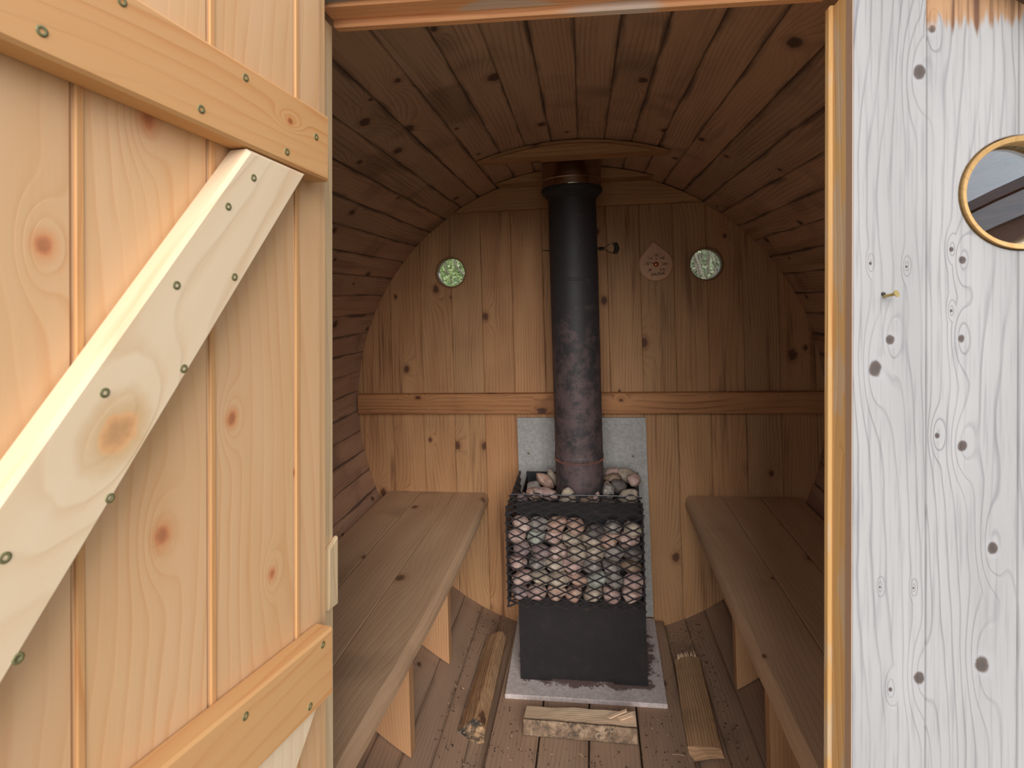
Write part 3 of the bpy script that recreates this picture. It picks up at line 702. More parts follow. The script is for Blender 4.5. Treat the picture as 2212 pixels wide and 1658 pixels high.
# ---------------------------------------------------------------- benches
def bench(name, side, lab, zt, joints, legs, wane):
    """side -1 left, +1 right; joints = x of board edges at Y=2.17, inner edge first"""
    o = empty(name, (joints[0], 1.5, 0), lab, 'bench', group='slatted benches along the barrel sides')
    inv = Matrix.Translation(-V((joints[0], 1.5, 0)))
    rot = Matrix.Rotation(radians(-1.0), 4, 'Z'); L_, A_ = rot @ Y, rot @ X
    O = V((0, 2.168, zt)) 
    for i in range(3):
        a, b = joints[i], joints[i + 1]
        a, b = (a + side * 0.0015, b - side * 0.0015)
        lo, hi = min(a, b), max(a, b)
        m = MB(); y0 = -1.325
        if i == 0 and wane:
            rings = []; rr = random.Random(7 + side); N = 40; uof = uo()
            for k in range(N + 1):
                y = y0 + (0 - y0) * k / N
                nz = noise.noise(V((y * 3.1, side * 7, 1))); n2 = noise.noise(V((y * 11, side * 5, 4)))
                bow = 0.016 * math.sin(pi * min(1, max(0, (-y) / 1.25)))
                e = -side * (wane[0] * (0.5 + 0.5 * nz) + 0.002 * n2 + (bow * wane[1]))
                top = a + side * (0.013 + max(0, wane[2] * (0.6 + 1.5 * nz)))
                pr = [(b, -0.040), (b, 0), (top + e, 0), (a + e + side * 0.006, -0.010), (a + e + side * 0.001, -0.022), (a + e, -0.034), (a + e + side * 0.006, -0.040)]
                rings.append([O + L_ * y + A_ * p[0] + Z * p[1] for p in pr])
            if side < 0: rings = [r_[::-1] for r_ in rings]
            ln = 0
            n = len(rings[0])
            pr0 = [0.0]
            for q in range(n): pr0.append(pr0[-1] + (rings[0][(q + 1) % n] - rings[0][q]).length)
            for k in range(N):
                for q in range(n):
                    j = (q + 1) % n
                    u0_, u1_ = k * 1.325 / N + uof[0], (k + 1) * 1.325 / N + uof[0]
                    m.face([rings[k][j], rings[k][q], rings[k + 1][q], rings[k + 1][j]][::-1][::-1], [(u0_, pr0[q + 1] + uof[1]), (u0_, pr0[q] + uof[1]), (u1_, pr0[q] + uof[1]), (u1_, pr0[q + 1] + uof[1])], None, 0.5, 0, False)
            for rg in (rings[0], rings[-1][::-1]): m.face(rg, [(0, i_ * 0.02) for i_ in range(n)], None, 0.4)
            ob = m.build('seat_board', M['bench'], o)
            import bmesh
            bm = bmesh.new(); bm.from_mesh(ob.data); bmesh.ops.remove_doubles(bm, verts=bm.verts, dist=1e-6); bmesh.ops.recalc_face_normals(bm, faces=bm.faces); bm.to_mesh(ob.data); bm.free()
        else:
            m.box(O, L_, A_, Z, (y0, 0), (lo, hi), (-0.040, 0), tone=R0.uniform(0.35, 0.65), uo=uo(), bev=0.002)
            ob = m.build('seat_board', M['bench'], o)
        ob.matrix_parent_inverse = inv
    for (y, xi) in legs:
        m = MB()
        xo = side * 0.70
        zt2 = zt - 0.041
        xs = [xi + (xo - xi) * i / 12 for i in range(13)]
        bot = [(x, ZC - circ(x, RB - 0.004)) for x in xs if ZC - circ(x, RB - 0.004) < zt2 - 0.001]
        poly = bot + [(bot[-1][0], zt2), (xi, zt2)]
        m.prism(poly, (0, y, 0), X, Z, Y, 0.0, 0.038, tone=R0.uniform(0.35, 0.65), uo=uo(), bev=0.0015)
        lg = m.build('leg', M['leg'], o); lg.matrix_parent_inverse = inv
    return o
bench('bench', -1, 'three-board wooden bench along the left wall, nearer the open door', 0.475, [-0.372, -0.5072, -0.6462, -0.783], [(1.78, -0.446), (1.40, -0.456), (0.96, -0.46)], (0.006, 1.0, 0.004))
bench('bench', 1, 'three-board wooden bench along the right wall, right of the stove', 0.479, [0.3848, 0.5205, 0.6560, 0.800], [(1.736, 0.449), (1.40, 0.440), (0.96, 0.44)], (0.004, 0.4, 0.002))

# ---------------------------------------------------------------- hearth pad and heat shield
m = MB(); m.prism([(-0.2525, 1.7085), (0.2405, 1.7085), (0.2580, 2.155), (-0.2600, 2.155)], (0, 0, 0), X, Y, Z, 0.0, 0.0145, tone=0.5, bev=0.0012)
props(m.build('hearth_pad', M['pad']), 'pinkish-grey cement board pad with rust stains under the stove', 'pad')
m = MB(); m.prism([(-0.2455, 0.0152), (0.2555, 0.0152), (0.2470, 0.7745), (-0.2465, 0.7745)], (0, 2.1615, 0), X, Z, Y, 0.0, 0.0125, tone=0.5, bev=0.001)
sh = props(m.build('heat_shield', M['shield']), 'light grey cement heat shield board standing behind the stove', 'heat shield')
for (x, z) in ((-0.205, 0.636), (0.196, 0.628)):
    m = MB(); m.lathe([(0.0042, 2.1615), (0.0042, 2.1602), (0.0015, 2.1596), (0, 2.1604)], C=(x, 0, z), n=12, axis='y'); m.build('screw', M['screw'], sh, weld=True)

# ---------------------------------------------------------------- the stove
SX0, SX1, SYF, SYB, SZ = -0.211, 0.191, 1.780, 2.120, 0.0147
st = empty('sauna_stove', (-0.01, 1.95, SZ), 'black steel sauna stove with wire stone basket and tall rusty pipe', 'stove')
sinv = Matrix.Translation(-V((-0.01, 1.95, SZ)))
def spart(mb, name, mat, parent=None, weld=False):
    o = mb.build(name, mat, parent or st, weld=weld)
    if parent is None: o.matrix_parent_inverse = sinv
    return o
m = MB()
m.prism([(SX0, SZ), (SX0 + 0.098, SZ), (SX0 + 0.103, SZ + 0.007), (SX1 - 0.108, SZ + 0.007), (SX1 - 0.103, SZ), (SX1, SZ), (SX1, 0.588), (SX0, 0.588)], (0, SYF, 0), X, Z, Y, 0.0, 0.004, bev=0.0006)
m.prism([(SYF + 0.004, SZ), (SYB, SZ), (SYB, 0.56), (SYF + 0.004, 0.56)], (SX0, 0, 0), Y, Z, X, 0.0, 0.004, bev=0.0006)
m.prism([(SYF + 0.004, SZ), (SYB, SZ), (SYB, 0.56), (SYF + 0.004, 0.56)], (SX1, 0, 0), Y, Z, X, -0.004, 0.0, bev=0.0006)
m.prism([(SX0 + 0.004, SYF + 0.004), (SX1 - 0.004, SYF + 0.004), (SX1 - 0.004, SYB), (SX0 + 0.004, SYB)], (0, 0, 0), X, Y, Z, 0.524, 0.530)
spart(m, 'firebox', M['firebox'])
m = MB(); m.prism([(SX0, SZ), (0.2105, SZ), (0.2105, 0.5765), (SX0, 0.5775)], (0, SYB, 0), X, Z, Y, 0.0, 0.004, bev=0.0006)
spart(m, 'back_plate', M['plate'])
# stone basket of expanded metal
m = MB(); WR_ = 0.0021
BX0, BX1, BY, BZ0, BZ1 = -0.2325, 0.1820, 1.700, 0.2985, 0.582
def mesh_panel(o, a, b, la, lb, da=0.0575, db=0.0262, wr=WR_):
    """expanded metal: strands zigzag along a, rows stacked along b"""
    o, a, b = V(o), V(a), V(b); nn = a.cross(b).normalized()
    rows = int(round(lb / (db / 2)))
    na = int(round(la / (da / 2)))
    for r_ in range(rows + 1):
        pts = []
        for k in range(na + 1):
            up = 1 if (k + r_) % 2 else -1
            ss = la * k / na
            for f, q in ((0.18, 1), (0.5, 0)) if False else ((0.0, 1),):
                h = r_ * lb / rows + up * db * 0.235
                pts.append(o + a * (ss - 0.004) + b * h + nn * (0.0012 * up)); pts.append(o + a * (ss + 0.004) + b * h + nn * (0.0012 * up))
        m.tube(pts, wr, 5, sm=False, up=tuple(nn))
mesh_panel((BX0, BY, BZ0), X, Z, BX1 - BX0, BZ1 - BZ0)
tb = V((0, 0.072, 0.026)); mesh_panel((BX0 + 0.004, BY + 0.003, BZ1 + 0.004), X, tb.normalized(), BX1 - BX0 - 0.002, tb.length)
mesh_panel((BX0, BY + 0.004, BZ0), Y, Z, 0.40, 0.288)
mesh_panel((BX1, BY + 0.004, BZ0), Y, Z, 0.40, 0.29)
mesh_panel((BX0, BY + 0.004, BZ0 - 0.001), X, Y, BX1 - BX0, 0.078)
m.tube([(BX0, BY, BZ0 + 0.003), (BX0, BY, 0.604)], 0.0018, 6); m.tube([(BX1, BY, BZ0 + 0.003), (BX1, BY, BZ1)], 0.0018, 6)
m.tube([(BX0 + 0.008, BY + 0.075, BZ1 + 0.031), (BX1, BY + 0.075, BZ1 + 0.031)], 0.0018, 6)
bk = spart(m, 'stone_basket', M['wire']); bk['label'] = 'basket of black expanded metal mesh'
# pipe
PX, PY, PR = -0.006, 1.935, 0.0822
m = MB()
m.lathe([(PR, 0.53), (PR, 0.690), (PR + 0.0016, 0.694), (PR + 0.0016, 0.702), (PR, 0.706), (PR - 0.0002, 0.72), (PR + 0.0008, 1.298), (PR + 0.0018, 1.300), (PR + 0.0018, 1.305), (PR + 0.001, 1.307), (PR, 1.585)], C=(PX, PY, 0), n=56)
pp = spart(m, 'stove_pipe', M['pipe'])
m = MB(); rr = random.Random(8)
for i in range(60):
    t0 = pi + 2 * pi * i / 120; h = 0.688 + rr.uniform(-0.002, 0.002)
    m.tube([(PX + (PR + 0.0012) * cos(t0), PY + (PR + 0.0012) * sin(t0), h - 0.004), (PX + (PR + 0.0012) * cos(t0), PY + (PR + 0.0012) * sin(t0), h + 0.004)], 0.0009, 5)
spart(m, 'crimped_seam', M['seam'], pp); bpy.context.view_layer.update()
m = MB()
m.lathe([(PR - 0.002, 1.575), (PR + 0.003, 1.580), (PR + 0.008, 1.588), (0.1035, 1.601), (0.1055, 1.607), (0.1055, 1.614), (0.1025, 1.617), (0.06, 1.617)], C=(PX, PY, 0), n=56)
spart(m, 'flared_ring', M['flare'])
m = MB()
m.lathe([(0.07, 1.6165), (0.1015, 1.6165), (0.102, 1.619), (0.102, 1.640), (0.1045, 1.6425), (0.1045, 1.6465), (0.102, 1.649), (0.102, 1.7115), (0.07, 1.7115)], C=(PX, PY, 0), n=64)
cl = spart(m, 'pipe_collar', M['stainless']); cl['label'] = 'shiny stainless collar under the ceiling'
# damper rod right through the pipe, with a wire-coil grip
m = MB(); hz = 1.4065
m.tube([(PX - 0.108, PY, hz), (PX - 0.102, PY, hz), (PX - PR, PY, hz), (PX + PR, PY, hz), (PX + PR + 0.026, PY, hz - 0.001)], [0.0004, 0.0018, 0.0018, 0.0018, 0.0018], 8)
dr = spart(m, 'damper_rod', M['iron'])
m = MB(); gx = PX + PR + 0.020
pts = [(gx - 0.016 + i * 0.0006, PY + 0.0062 * cos(i * 0.9), hz - 0.001 + 0.0062 * sin(i * 0.9)) for i in range(32)]
up_ = [(gx + 0.006, PY, hz + 0.004), (gx + 0.018, PY, hz + 0.012), (gx + 0.030, PY, hz + 0.0175), (gx + 0.040, PY, hz + 0.017)]
fan = []
for i in range(60):
    f = i / 59; zc = hz + 0.017 - 0.034 * f; xc = gx + 0.040 + 0.006 * sin(pi * f)
    fan.append((xc + 0.0085 * cos(i * 0.95), PY + 0.0085 * sin(i * 0.95) * 0.7, zc + 0.003 * sin(i * 0.95)))
dn = [(gx + 0.040, PY, hz - 0.017), (gx + 0.030, PY, hz - 0.0175), (gx + 0.018, PY, hz - 0.012), (gx + 0.006, PY, hz - 0.004)]
m.tube(pts + up_ + fan + dn, 0.0014, 5)
spart(m, 'coil_grip', M['iron'], dr)

# ---------------------------------------------------------------- stones
def stone_mesh(seed, facets=6):
    import bmesh
    r = random.Random(seed); bm = bmesh.new(); bmesh.ops.create_icosphere(bm, subdivisions=3, radius=1.0)
    pl = []
    for i in range(facets):
        d = V((r.gauss(0, 1), r.gauss(0, 1), r.gauss(0, 1))).normalized(); pl.append((d, r.uniform(0.72, 0.95)))
    o = V((r.uniform(0, 50), r.uniform(0, 50), 0))
    for v in bm.verts:
        d = v.co.normalized(); p = d * (1.0 + 0.24 * noise.noise(d * 1.3 + o) + 0.06 * noise.noise(d * 3.5 + o))
        for (q, k) in pl:
            e = p.dot(q) - k
            if e > 0: p -= q * e * 0.85
        v.co = p
    bm.normal_update()
    return bm
NST = [0]
def stone(c, ax, rot, colour, label, group, seed):
    bm = stone_mesh(seed)
    NST[0] += 1
    me = bpy.data.meshes.new('sauna_stone')
    Rm = Euler(rot).to_matrix(); 
    for v in bm.verts: v.co = Rm @ V((v.co.x * ax[0], v.co.y * ax[1], v.co.z * ax[2]))
    for f in bm.faces: f.smooth = True
    bm.to_mesh(me); bm.free()
    me.materials.append(STONES[colour])
    o = bpy.data.objects.new('sauna_stone', me); COL.objects.link(o); o.location = c
    return props(o, label, 'stone', group)

ORD = ['leftmost', 'second', 'third', 'fourth', 'fifth', 'sixth', 'seventh', 'eighth']
ROWN = ['bottom', 'second', 'third', 'fourth', 'fifth', 'top']
rk = random.Random(77)
cols = {0: 'purple-grey pink orange orange tan pink pink', 1: 'pink tan tan orange pale green grey pink', 2: 'pink grey tan pink grey grey brown',
        3: 'purple-grey purple-grey pink tan tan grey dark grey', 4: 'pink pale green pink tan tan orange pink', 5: 'pink grey orange orange dark grey grey tan'}
row_z = [0.3225, 0.3655, 0.4085, 0.4510, 0.4935, 0.5350]
for r_ in range(6):
    cs = cols[r_].replace('pale green', 'pale_green').replace('dark grey', 'dark_grey').split()
    for k in range(7):
        c_ = cs[k].replace('_', ' ')
        xx = -0.198 + 0.0575 * k + (0.006 if r_ % 2 else -0.004) + rk.uniform(-0.003, 0.003)
        if r_ == 5 and k in (4,): zz = row_z[r_] - 0.014
        else: zz = row_z[r_]
        zz += rk.uniform(-0.002, 0.002)
        if r_ == 5 and k >= 3: zz -= 0.008
        ax = (rk.uniform(0.029, 0.036), rk.uniform(0.030, 0.034), rk.uniform(0.021, 0.0275))
        pos = ('leftmost' if k == 0 else 'rightmost' if k == 6 else ORD[k] + ' from left')
        stone((xx, 1.741, zz), ax, (rk.uniform(-0.3, 0.3), rk.uniform(-0.45, 0.45), rk.uniform(-0.3, 0.3)), c_,
              '%s stone behind the wire mesh, %s in the %s row' % (c_, pos, ROWN[r_]) + (' up' if 0 < r_ < 5 else ''),
              'stones behind the front mesh', 100 + r_ * 10 + k)
# stones heaped on the stove top round the pipe: (px-free) centre, half axes, rotation
TOP = [
    ((-0.131, 1.995, 0.585), (0.042, 0.026, 0.020), (0, 0.75, 0), 'orange', 'long orange and grey stone leaning at the back left of the stove top'),
    ((-0.104, 2.045, 0.580), (0.036, 0.022, 0.015), (0, 1.05, 0), 'tan', 'narrow olive-tan stone tucked between long orange stone and the pipe'),
    ((-0.168, 1.955, 0.566), (0.026, 0.028, 0.030), (0, 0.2, 0), 'grey', 'round grey stone against the left basket mesh on the stove top'),
    ((-0.118, 1.868, 0.584), (0.045, 0.026, 0.021), (0, 0.22, 0), 'pink', 'long pink and white veined stone at the front left of the stove top'),
    ((-0.196, 1.838, 0.578), (0.019, 0.024, 0.021), (0, 0, 0), 'purple-grey', 'small purple-grey stone in the front left corner of the basket'),
    ((-0.163, 1.905, 0.566), (0.026, 0.022, 0.026), (0, 0.1, 0), 'orange', 'rusty stone behind the long pink veined stone'),
    ((-0.047, 1.826, 0.578), (0.030, 0.024, 0.042), (0, 0.0, 0.4), 'tan', 'pointed pyramid-like tan stone standing before the pipe'),
    ((0.018, 1.826, 0.567), (0.026, 0.020, 0.026), (0, -0.15, 0), 'brown', 'flat brown stone lying before the pipe at its right foot'),
    ((0.046, 1.838, 0.578), (0.013, 0.018, 0.025), (0, 0.3, 0), 'pink', 'little pink rounded stone before the pipe, right side'),
    ((0.085, 1.822, 0.565), (0.029, 0.022, 0.026), (0, 0, 0), 'dark grey', 'flat dark slab at the front edge, right of the pipe'),
    ((0.088, 1.880, 0.590), (0.023, 0.026, 0.027), (0, 0.2, 0), 'white-speckled', 'black and white speckled stone right of the pipe'),
    ((0.126, 1.932, 0.590), (0.028, 0.028, 0.024), (0, 0.3, 0), 'dark grey', 'smooth dark grey stone in the middle of the right heap'),
    ((0.156, 1.862, 0.578), (0.036, 0.030, 0.031), (0, -0.25, 0), 'tan', 'largest tan-grey stone at the front right corner of the heap'),
    ((0.176, 1.950, 0.606), (0.024, 0.026, 0.022), (0, 0.3, 0), 'pink', 'pink and white striped stone at the right edge of the heap'),
    ((0.171, 2.045, 0.590), (0.043, 0.032, 0.028), (0, 0.3, 0), 'tan', 'broad tan and orange stone topping the heap at the back right'),
    ((0.108, 1.985, 0.603), (0.031, 0.028, 0.016), (0, -0.1, 0), 'brown', 'flat brown stone atop the right heap beside the pipe'),
    ((0.113, 2.052, 0.598), (0.027, 0.024, 0.022), (0, -0.3, 0), 'pink', 'pale pink veined stone at the back of the right heap'),
    ((0.089, 1.945, 0.582), (0.017, 0.024, 0.020), (0, 0, 0), 'orange', 'peach-coloured stone under the flat brown stone beside the pipe'),
    ((0.086, 2.085, 0.575), (0.022, 0.022, 0.030), (0, 0, 0), 'grey', 'grey-brown stone hidden furthest back beside the pipe'),
]
for i, (c, ax, rt, cl_, lb) in enumerate(TOP):
    stone(c, ax, rt, cl_, lb, 'stones heaped on the stove top', 300 + i)

# ---------------------------------------------------------------- firewood
def log_rings(n, L, prof_fn):
    return [prof_fn(i / n, L * i / n) for i in range(n + 1)]

# log lying across, bark to the front
def log_across():
    o = empty('split_log', (0, 0, 0), 'split log lying crosswise on the walk boards, bark facing forward', 'log', 'firewood logs on the floor')
    Mx = Matrix.Translation((-0.178, 1.566, 0.0)) @ Matrix.Rotation(radians(-1.2), 4, 'Z')
    o.matrix_world = Mx
    N = 26; L = 0.315; body = []; bark = []
    for i in range(N + 1):
        t_ = i / N; x = L * t_
        nz = lambda k, f=3.0: noise.noise(V((x * f * 6, k * 5.1, 2.0)))
        hf = 0.051 + 0.003 * nz(1); hb = 0.066 + 0.006 * nz(2) + 0.010 * sin(t_ * 3)
        dep = 0.072 + 0.006 * nz(3)
        fr = [(0.004 + 0.003 * nz(4), 0.003), (-0.006, 0.012 + 0.002 * nz(5)), (-0.007 + 0.003 * nz(6), 0.024), (0.0, hf)]
        hb = 0.034 + 0.010 * t_
        top = [(dep * 0.3, hf + (hb - hf) * 0.25 + 0.003 * nz(7)), (dep * 0.65, hf + (hb - hf) * 0.6 + 0.003 * nz(8)), (dep, hb), (dep + 0.002, hb * 0.5), (dep * 0.9, 0.002)]
        x1 = x + (0.010 * noise.noise(V((1, i, 3))) if i in (0, N) else 0)
        body.append([V((x1, p[0], p[1])) for p in fr + top])
        bk_ = [(p[0] - 0.0035, p[1] + (0.001 if q else -0.001)) for q, p in enumerate(fr)]
        bark.append([V((x1, p[0], p[1])) for p in bk_] + [V((x1, p[0] + 0.004, p[1])) for p in fr[::-1]])
    m = MB(); m.loft(body, uo=uo(), sm=False, tone=0.5); m.build('split_wood', M['pale_log_wood'], o)
    m = MB(); m.loft(bark, uo=uo(), sm=True); m.build('bark', M['bark'], o)
    m = MB(); rr = random.Random(4)
    for (x0, dx, h0, dz, wd) in ((0.205, 0.085, 0.034, 0.034, 0.005), (0.235, 0.072, 0.036, 0.024, 0.008), (0.215, 0.060, 0.034, 0.012, 0.004)):
        m.loft([[V((x0 + dx * k, 0.030 + yy * wd + 0.01 * k, h0 + dz * k + zz * 0.0012)) for yy, zz in ((-1, -1), (1, -1), (1, 1), (-1, 1))] for k in (0, 0.5, 1)], sm=False, uo=uo())
    m.build('splinters', M['pale_log_wood'], o)
    return o
log_across()

def log_along(name, lab, M0, L, sect, woodm, endm, bark_idx, jag=0.004, N=24):
    """sect(t) -> profile list (x,z); runs along +Y of its own frame"""
    o = empty(name, (0, 0, 0), lab, 'log', 'firewood logs on the floor', mat=M0)
    rings = []
    for i in range(N + 1):
        t_ = i / N; pr = sect(t_)
        rings.append([V((p[0] + 0.0018 * noise.noise(V((t_ * 16, q * 3.3, L * 9))), L * t_ + (jag * noise.noise(V((q * 2.7, i, 7 + L))) * 2 if i in (0, N) else 0), p[1] + 0.0015 * noise.noise(V((t_ * 18, q * 4.1, L * 5))))) for q, p in enumerate(pr)])
    m = MB(); m.loft(rings, uo=uo(), sm=False, capmi=1); 
    ob = m.build('split_wood', [woodm, endm], o)
    if bark_idx:
        bk_ = []
        cx = sum(p.x for p in rings[0]) / len(rings[0]); cz = sum(p.z for p in rings[0]) / len(rings[0])
        for rg in rings:
            out = []
            for q in bark_idx:
                d = V((rg[q].x - cx, 0, rg[q].z - cz)).normalized(); out.append(rg[q] + d * 0.003)
            bk_.append(out + [rg[q] - (rg[q] - V((cx, rg[q].y, cz))) * 0.03 for q in bark_idx[::-1]])
        m = MB(); m.loft(bk_, uo=uo()); m.build('bark', M['bark'], o)
    return o
# left: wedge with charred front end, lies between walk boards and bench legs
def sect_l(t_):
    w_ = 0.036 - 0.003 * t_; h = 0.062 - 0.004 * t_ + 0.006 * sin(t_ * 5)
    return [(-w_ - 0.004, 0.012), (-w_ * 0.4, -0.002), (w_ * 0.5, -0.003), (w_ + 0.002, 0.006), (w_ - 0.004, h * 0.72), (w_ * 0.35, h), (-w_ * 0.15, h * 0.97), (-w_ * 0.8, h * 0.55)]
log_along('split_log', 'split log with a charred front end on the left, beside the hearth pad', Matrix.Translation((-0.330, 1.553, -0.010)) @ Matrix.Rotation(radians(-0.8), 4, 'Z') @ Matrix.Rotation(radians(0.5), 4, 'X') @ Matrix.Rotation(radians(16), 4, 'Y'), 0.43, sect_l, M['log_wood'], M['end_grain'], [0, 1, 2])
# right: flat slab with splintered ends
def sect_r(t_):
    w_ = 0.042 - 0.003 * t_; h = 0.036 + 0.004 * sin(t_ * 4)
    return [(-w_, 0.004), (w_ * 0.2, -0.002), (w_ + 0.003, 0.006), (w_ + 0.002, h * 0.8), (w_ * 0.5, h), (-w_ * 0.4, h * 1.02), (-w_ - 0.001, h * 0.86)]
lr = log_along('split_log', 'flat split log with frayed ends on the right, below the right bench', Matrix.Translation((0.318, 1.535, -0.004)) @ Matrix.Rotation(radians(-3.3), 4, 'Z') @ Matrix.Rotation(radians(-15), 4, 'Y'), 0.385, sect_r, M['log_wood'], M['log_wood'], None, jag=0.012)
m = MB(); rr = random.Random(14)
for i in range(38):
    x0 = -0.036 + 0.074 * rr.random(); y0 = 0.384; s_ = 1 if y0 > 0.1 else -1
    l_ = rr.uniform(0.006, 0.016)
    m.tube([(x0 * (0.85 if s_ > 0 else 1.0), y0 - s_ * 0.008, 0.030), (x0 * (0.85 if s_ > 0 else 1.0) + rr.uniform(-0.006, 0.006), y0 + s_ * l_ * 0.6, 0.036 + rr.uniform(0, 0.010))], [0.0011, 0.0003], 4)
m.build('splinters', M['pale_log_wood'], lr)

# crumbs of bark, straw and ash on the floor: nobody could count them
m = MB(); rr = random.Random(66)
def floor_z(x): return 0.0004 if -0.285 < x < 0.272 else ZC - circ(x, RB - 0.001) + 0.0008
for i in range(900):
    side = rr.random()
    if side < 0.4: x = rr.uniform(0.285, 0.42); y = rr.uniform(1.45, 2.15)
    elif side < 0.65: x = rr.uniform(-0.42, -0.29); y = rr.uniform(1.45, 2.15)
    else: x = rr.uniform(-0.28, 0.26); y = rr.uniform(1.40, 1.70)
    if (abs(y - 1.6) < 0.06 and -0.2 < x < 0.16) or (1.52 < y < 2.0 and (-0.385 < x < -0.275 or 0.265 < x < 0.385)): continue
    z = floor_z(x); a = rr.uniform(0, pi); l_ = rr.choice([0.001, 0.0014, 0.002, 0.003]) * rr.uniform(0.6, 1.3)
    w_ = rr.uniform(0.0006, 0.0014)
    d = V((cos(a), sin(a), 0)) * l_; e = V((-sin(a), cos(a), 0)) * w_; c = V((x, y, z))
    sl_ = x / sqrt(max(0.01, RB * RB - x * x)) if abs(x) > 0.28 else 0
    fx = lambda p: V((p.x, p.y, p.z + (p.x - x) * sl_))
    tp = V((0, 0, rr.uniform(0.0006, 0.0018)))
    q = [fx(c - d - e), fx(c + d - e * 0.6), fx(c + d + e), fx(c - d * 0.8 + e)]
    q2 = [p * 1.0 + tp for p in q]; mi = 1 if rr.random() < 0.16 else 0
    m.face(q2, [(0, 0)] * 4, None, rr.random(), mi)
    for k in range(4): m.face([q[k], q[(k + 1) % 4], q2[(k + 1) % 4], q2[k]], [(0, 0)] * 4, None, 0.5, mi)
for i in range(26):
    x = rr.choice([rr.uniform(0.29, 0.42), rr.uniform(-0.40, -0.28), rr.uniform(-0.25, 0.25)]); y = rr.uniform(1.45, 2.1) if abs(x) > 0.28 else rr.uniform(1.42, 1.68)
    if (abs(y - 1.6) < 0.08 and -0.21 < x < 0.17) or (1.5 < y < 2.02 and (-0.4 < x < -0.262 or 0.25 < x < 0.40)): continue
    a = rr.uniform(0, pi); l_ = rr.uniform(0.008, 0.02)
    pts = []
    for k in (-1, 0, 1):
        xx = x + cos(a) * l_ * k; yy = y + sin(a) * l_ * k + 0.002 * (k == 0); pts.append((xx, yy, floor_z(xx) + 0.0012))
    m.tube(pts, 0.0006, 4, mi=1)
props(m.build('floor_debris', [simple('dark_crumbs', srgb(76, 56, 44), 0.9), simple('straw_bits', srgb(206, 178, 134), 0.8)]), 'scattered crumbs of bark, ash and straw on the barrel floor', 'debris', kind='stuff')

# ---------------------------------------------------------------- sauna thermometer
TC = V((0.3015, D - 0.0005, 1.3570)); TR = 0.0645
th = empty('sauna_thermometer', TC, 'teardrop-shaped wooden sauna thermometer between pipe and right window', 'thermometer')
def drop(r, k=1.0):
    tip = (-0.0085 * k, 0.0905 * (r / TR)); pts = []
    n = 48
    for i in range(n + 1):
        t_ = radians(136) + radians(360 - 88) * i / n
        pts.append((r * cos(t_), r * sin(t_)))
    pts.append((tip[0] + r * 0.06, tip[1] - 0.002)); pts.append(tip); pts.append((tip[0] - r * 0.06, tip[1] - 0.003))
    return pts
m = MB(); m.prism(drop(TR), (0, 0, 0), X, Z, Y, -0.012, 0.0, tone=0.4, uo=uo(), bev=0.005); m.build('plate', M['thermo'], th)
FYT = -0.0122
m = MB(); m.lathe([(0.0475, FYT), (0.0475, FYT - 0.0012), (0.0462, FYT - 0.0012), (0.0462, FYT)], n=64, axis='y', a0=radians(-38), a1=radians(218)); m.build('dial_rim', M['thermo'], th)
m = MB()
def ang(T): return radians(222 - (T - 30) * 266 / 240.0 + 0)     # 30 at lower left, 270 at lower right
for T in range(30, 271, 10):
    a = ang(T); big = (T - 30) % 40 == 0; r0, r1 = 0.0455, (0.0395 if big else 0.0425)
    m.box((cos(a) * r1, FYT, sin(a) * r1), V((cos(a), 0, sin(a))), V((-sin(a), 0, cos(a))), Y, (0, r0 - r1), (-0.0007, 0.0007) if big else (-0.00045, 0.00045), (-0.0005, 0.0))
m.build('tick_marks', M['ink'], th)
def text(s, x, z, size, parent, rot=0.0, name='dial_number', bold=0.0):
    c = bpy.data.curves.new('lettering', 'FONT'); c.body = s; c.size = size; c.align_x = 'CENTER'; c.align_y = 'CENTER'; c.extrude = 0.0002; c.offset = bold
    tmp = bpy.data.objects.new('lettering', c); COL.objects.link(tmp)
    bpy.context.view_layer.update()
    dg = bpy.context.evaluated_depsgraph_get(); me = bpy.data.meshes.new_from_object(tmp.evaluated_get(dg))
    bpy.data.objects.remove(tmp)
    me.materials.clear(); me.materials.append(M['ink'])
    o = bpy.data.objects.new(name, me); COL.objects.link(o); o.parent = parent
    o.location = (x, FYT - 0.0003, z); o.rotation_euler = (pi / 2, -rot, 0)
    return o
for T, rr_ in ((30, 0.0315), (70, 0.0325), (110, 0.0315), (150, 0.0335), (190, 0.0315), (230, 0.0305), (270, 0.031)):
    a = ang(T); text(str(T), cos(a) * rr_, sin(a) * rr_ , 0.0125, th, bold=0.0002)
text('°F', 0.0, 0.0195, 0.0105, th, name='unit_mark', bold=0.0002)
text('SAUNA', 0.006, -0.037, 0.0160, th, rot=radians(4), name='lettering', bold=0.0002)
a = ang(84)
m = MB(); m.prism([(0, -0.0013), (0.042, -0.0004), (0.044, 0.0), (0.042, 0.0004), (0, 0.0013)], (0, FYT - 0.002, 0), V((cos(a), 0, sin(a))), V((-sin(a), 0, cos(a))), Y, -0.0006, 0.0); m.build('needle', M['ink'], th)
m = MB(); m.lathe([(0.0095, FYT), (0.0095, FYT - 0.003), (0.008, FYT - 0.006), (0.004, FYT - 0.0078), (0, FYT - 0.008)], n=28, axis='y'); m.build('knob', M['copper'], th, weld=True)

# ---------------------------------------------------------------- outdoors
m = MB(); m.face([V((-25, -25, -0.118)), V((25, -25, -0.118)), V((25, 30, -0.118)), V((-25, 30, -0.118))], [(0, 0), (1, 0), (1, 1), (0, 1)])
props(m.build('ground', M['ground']), 'gravel and thin grass round the barrel sauna', 'ground', kind='structure')

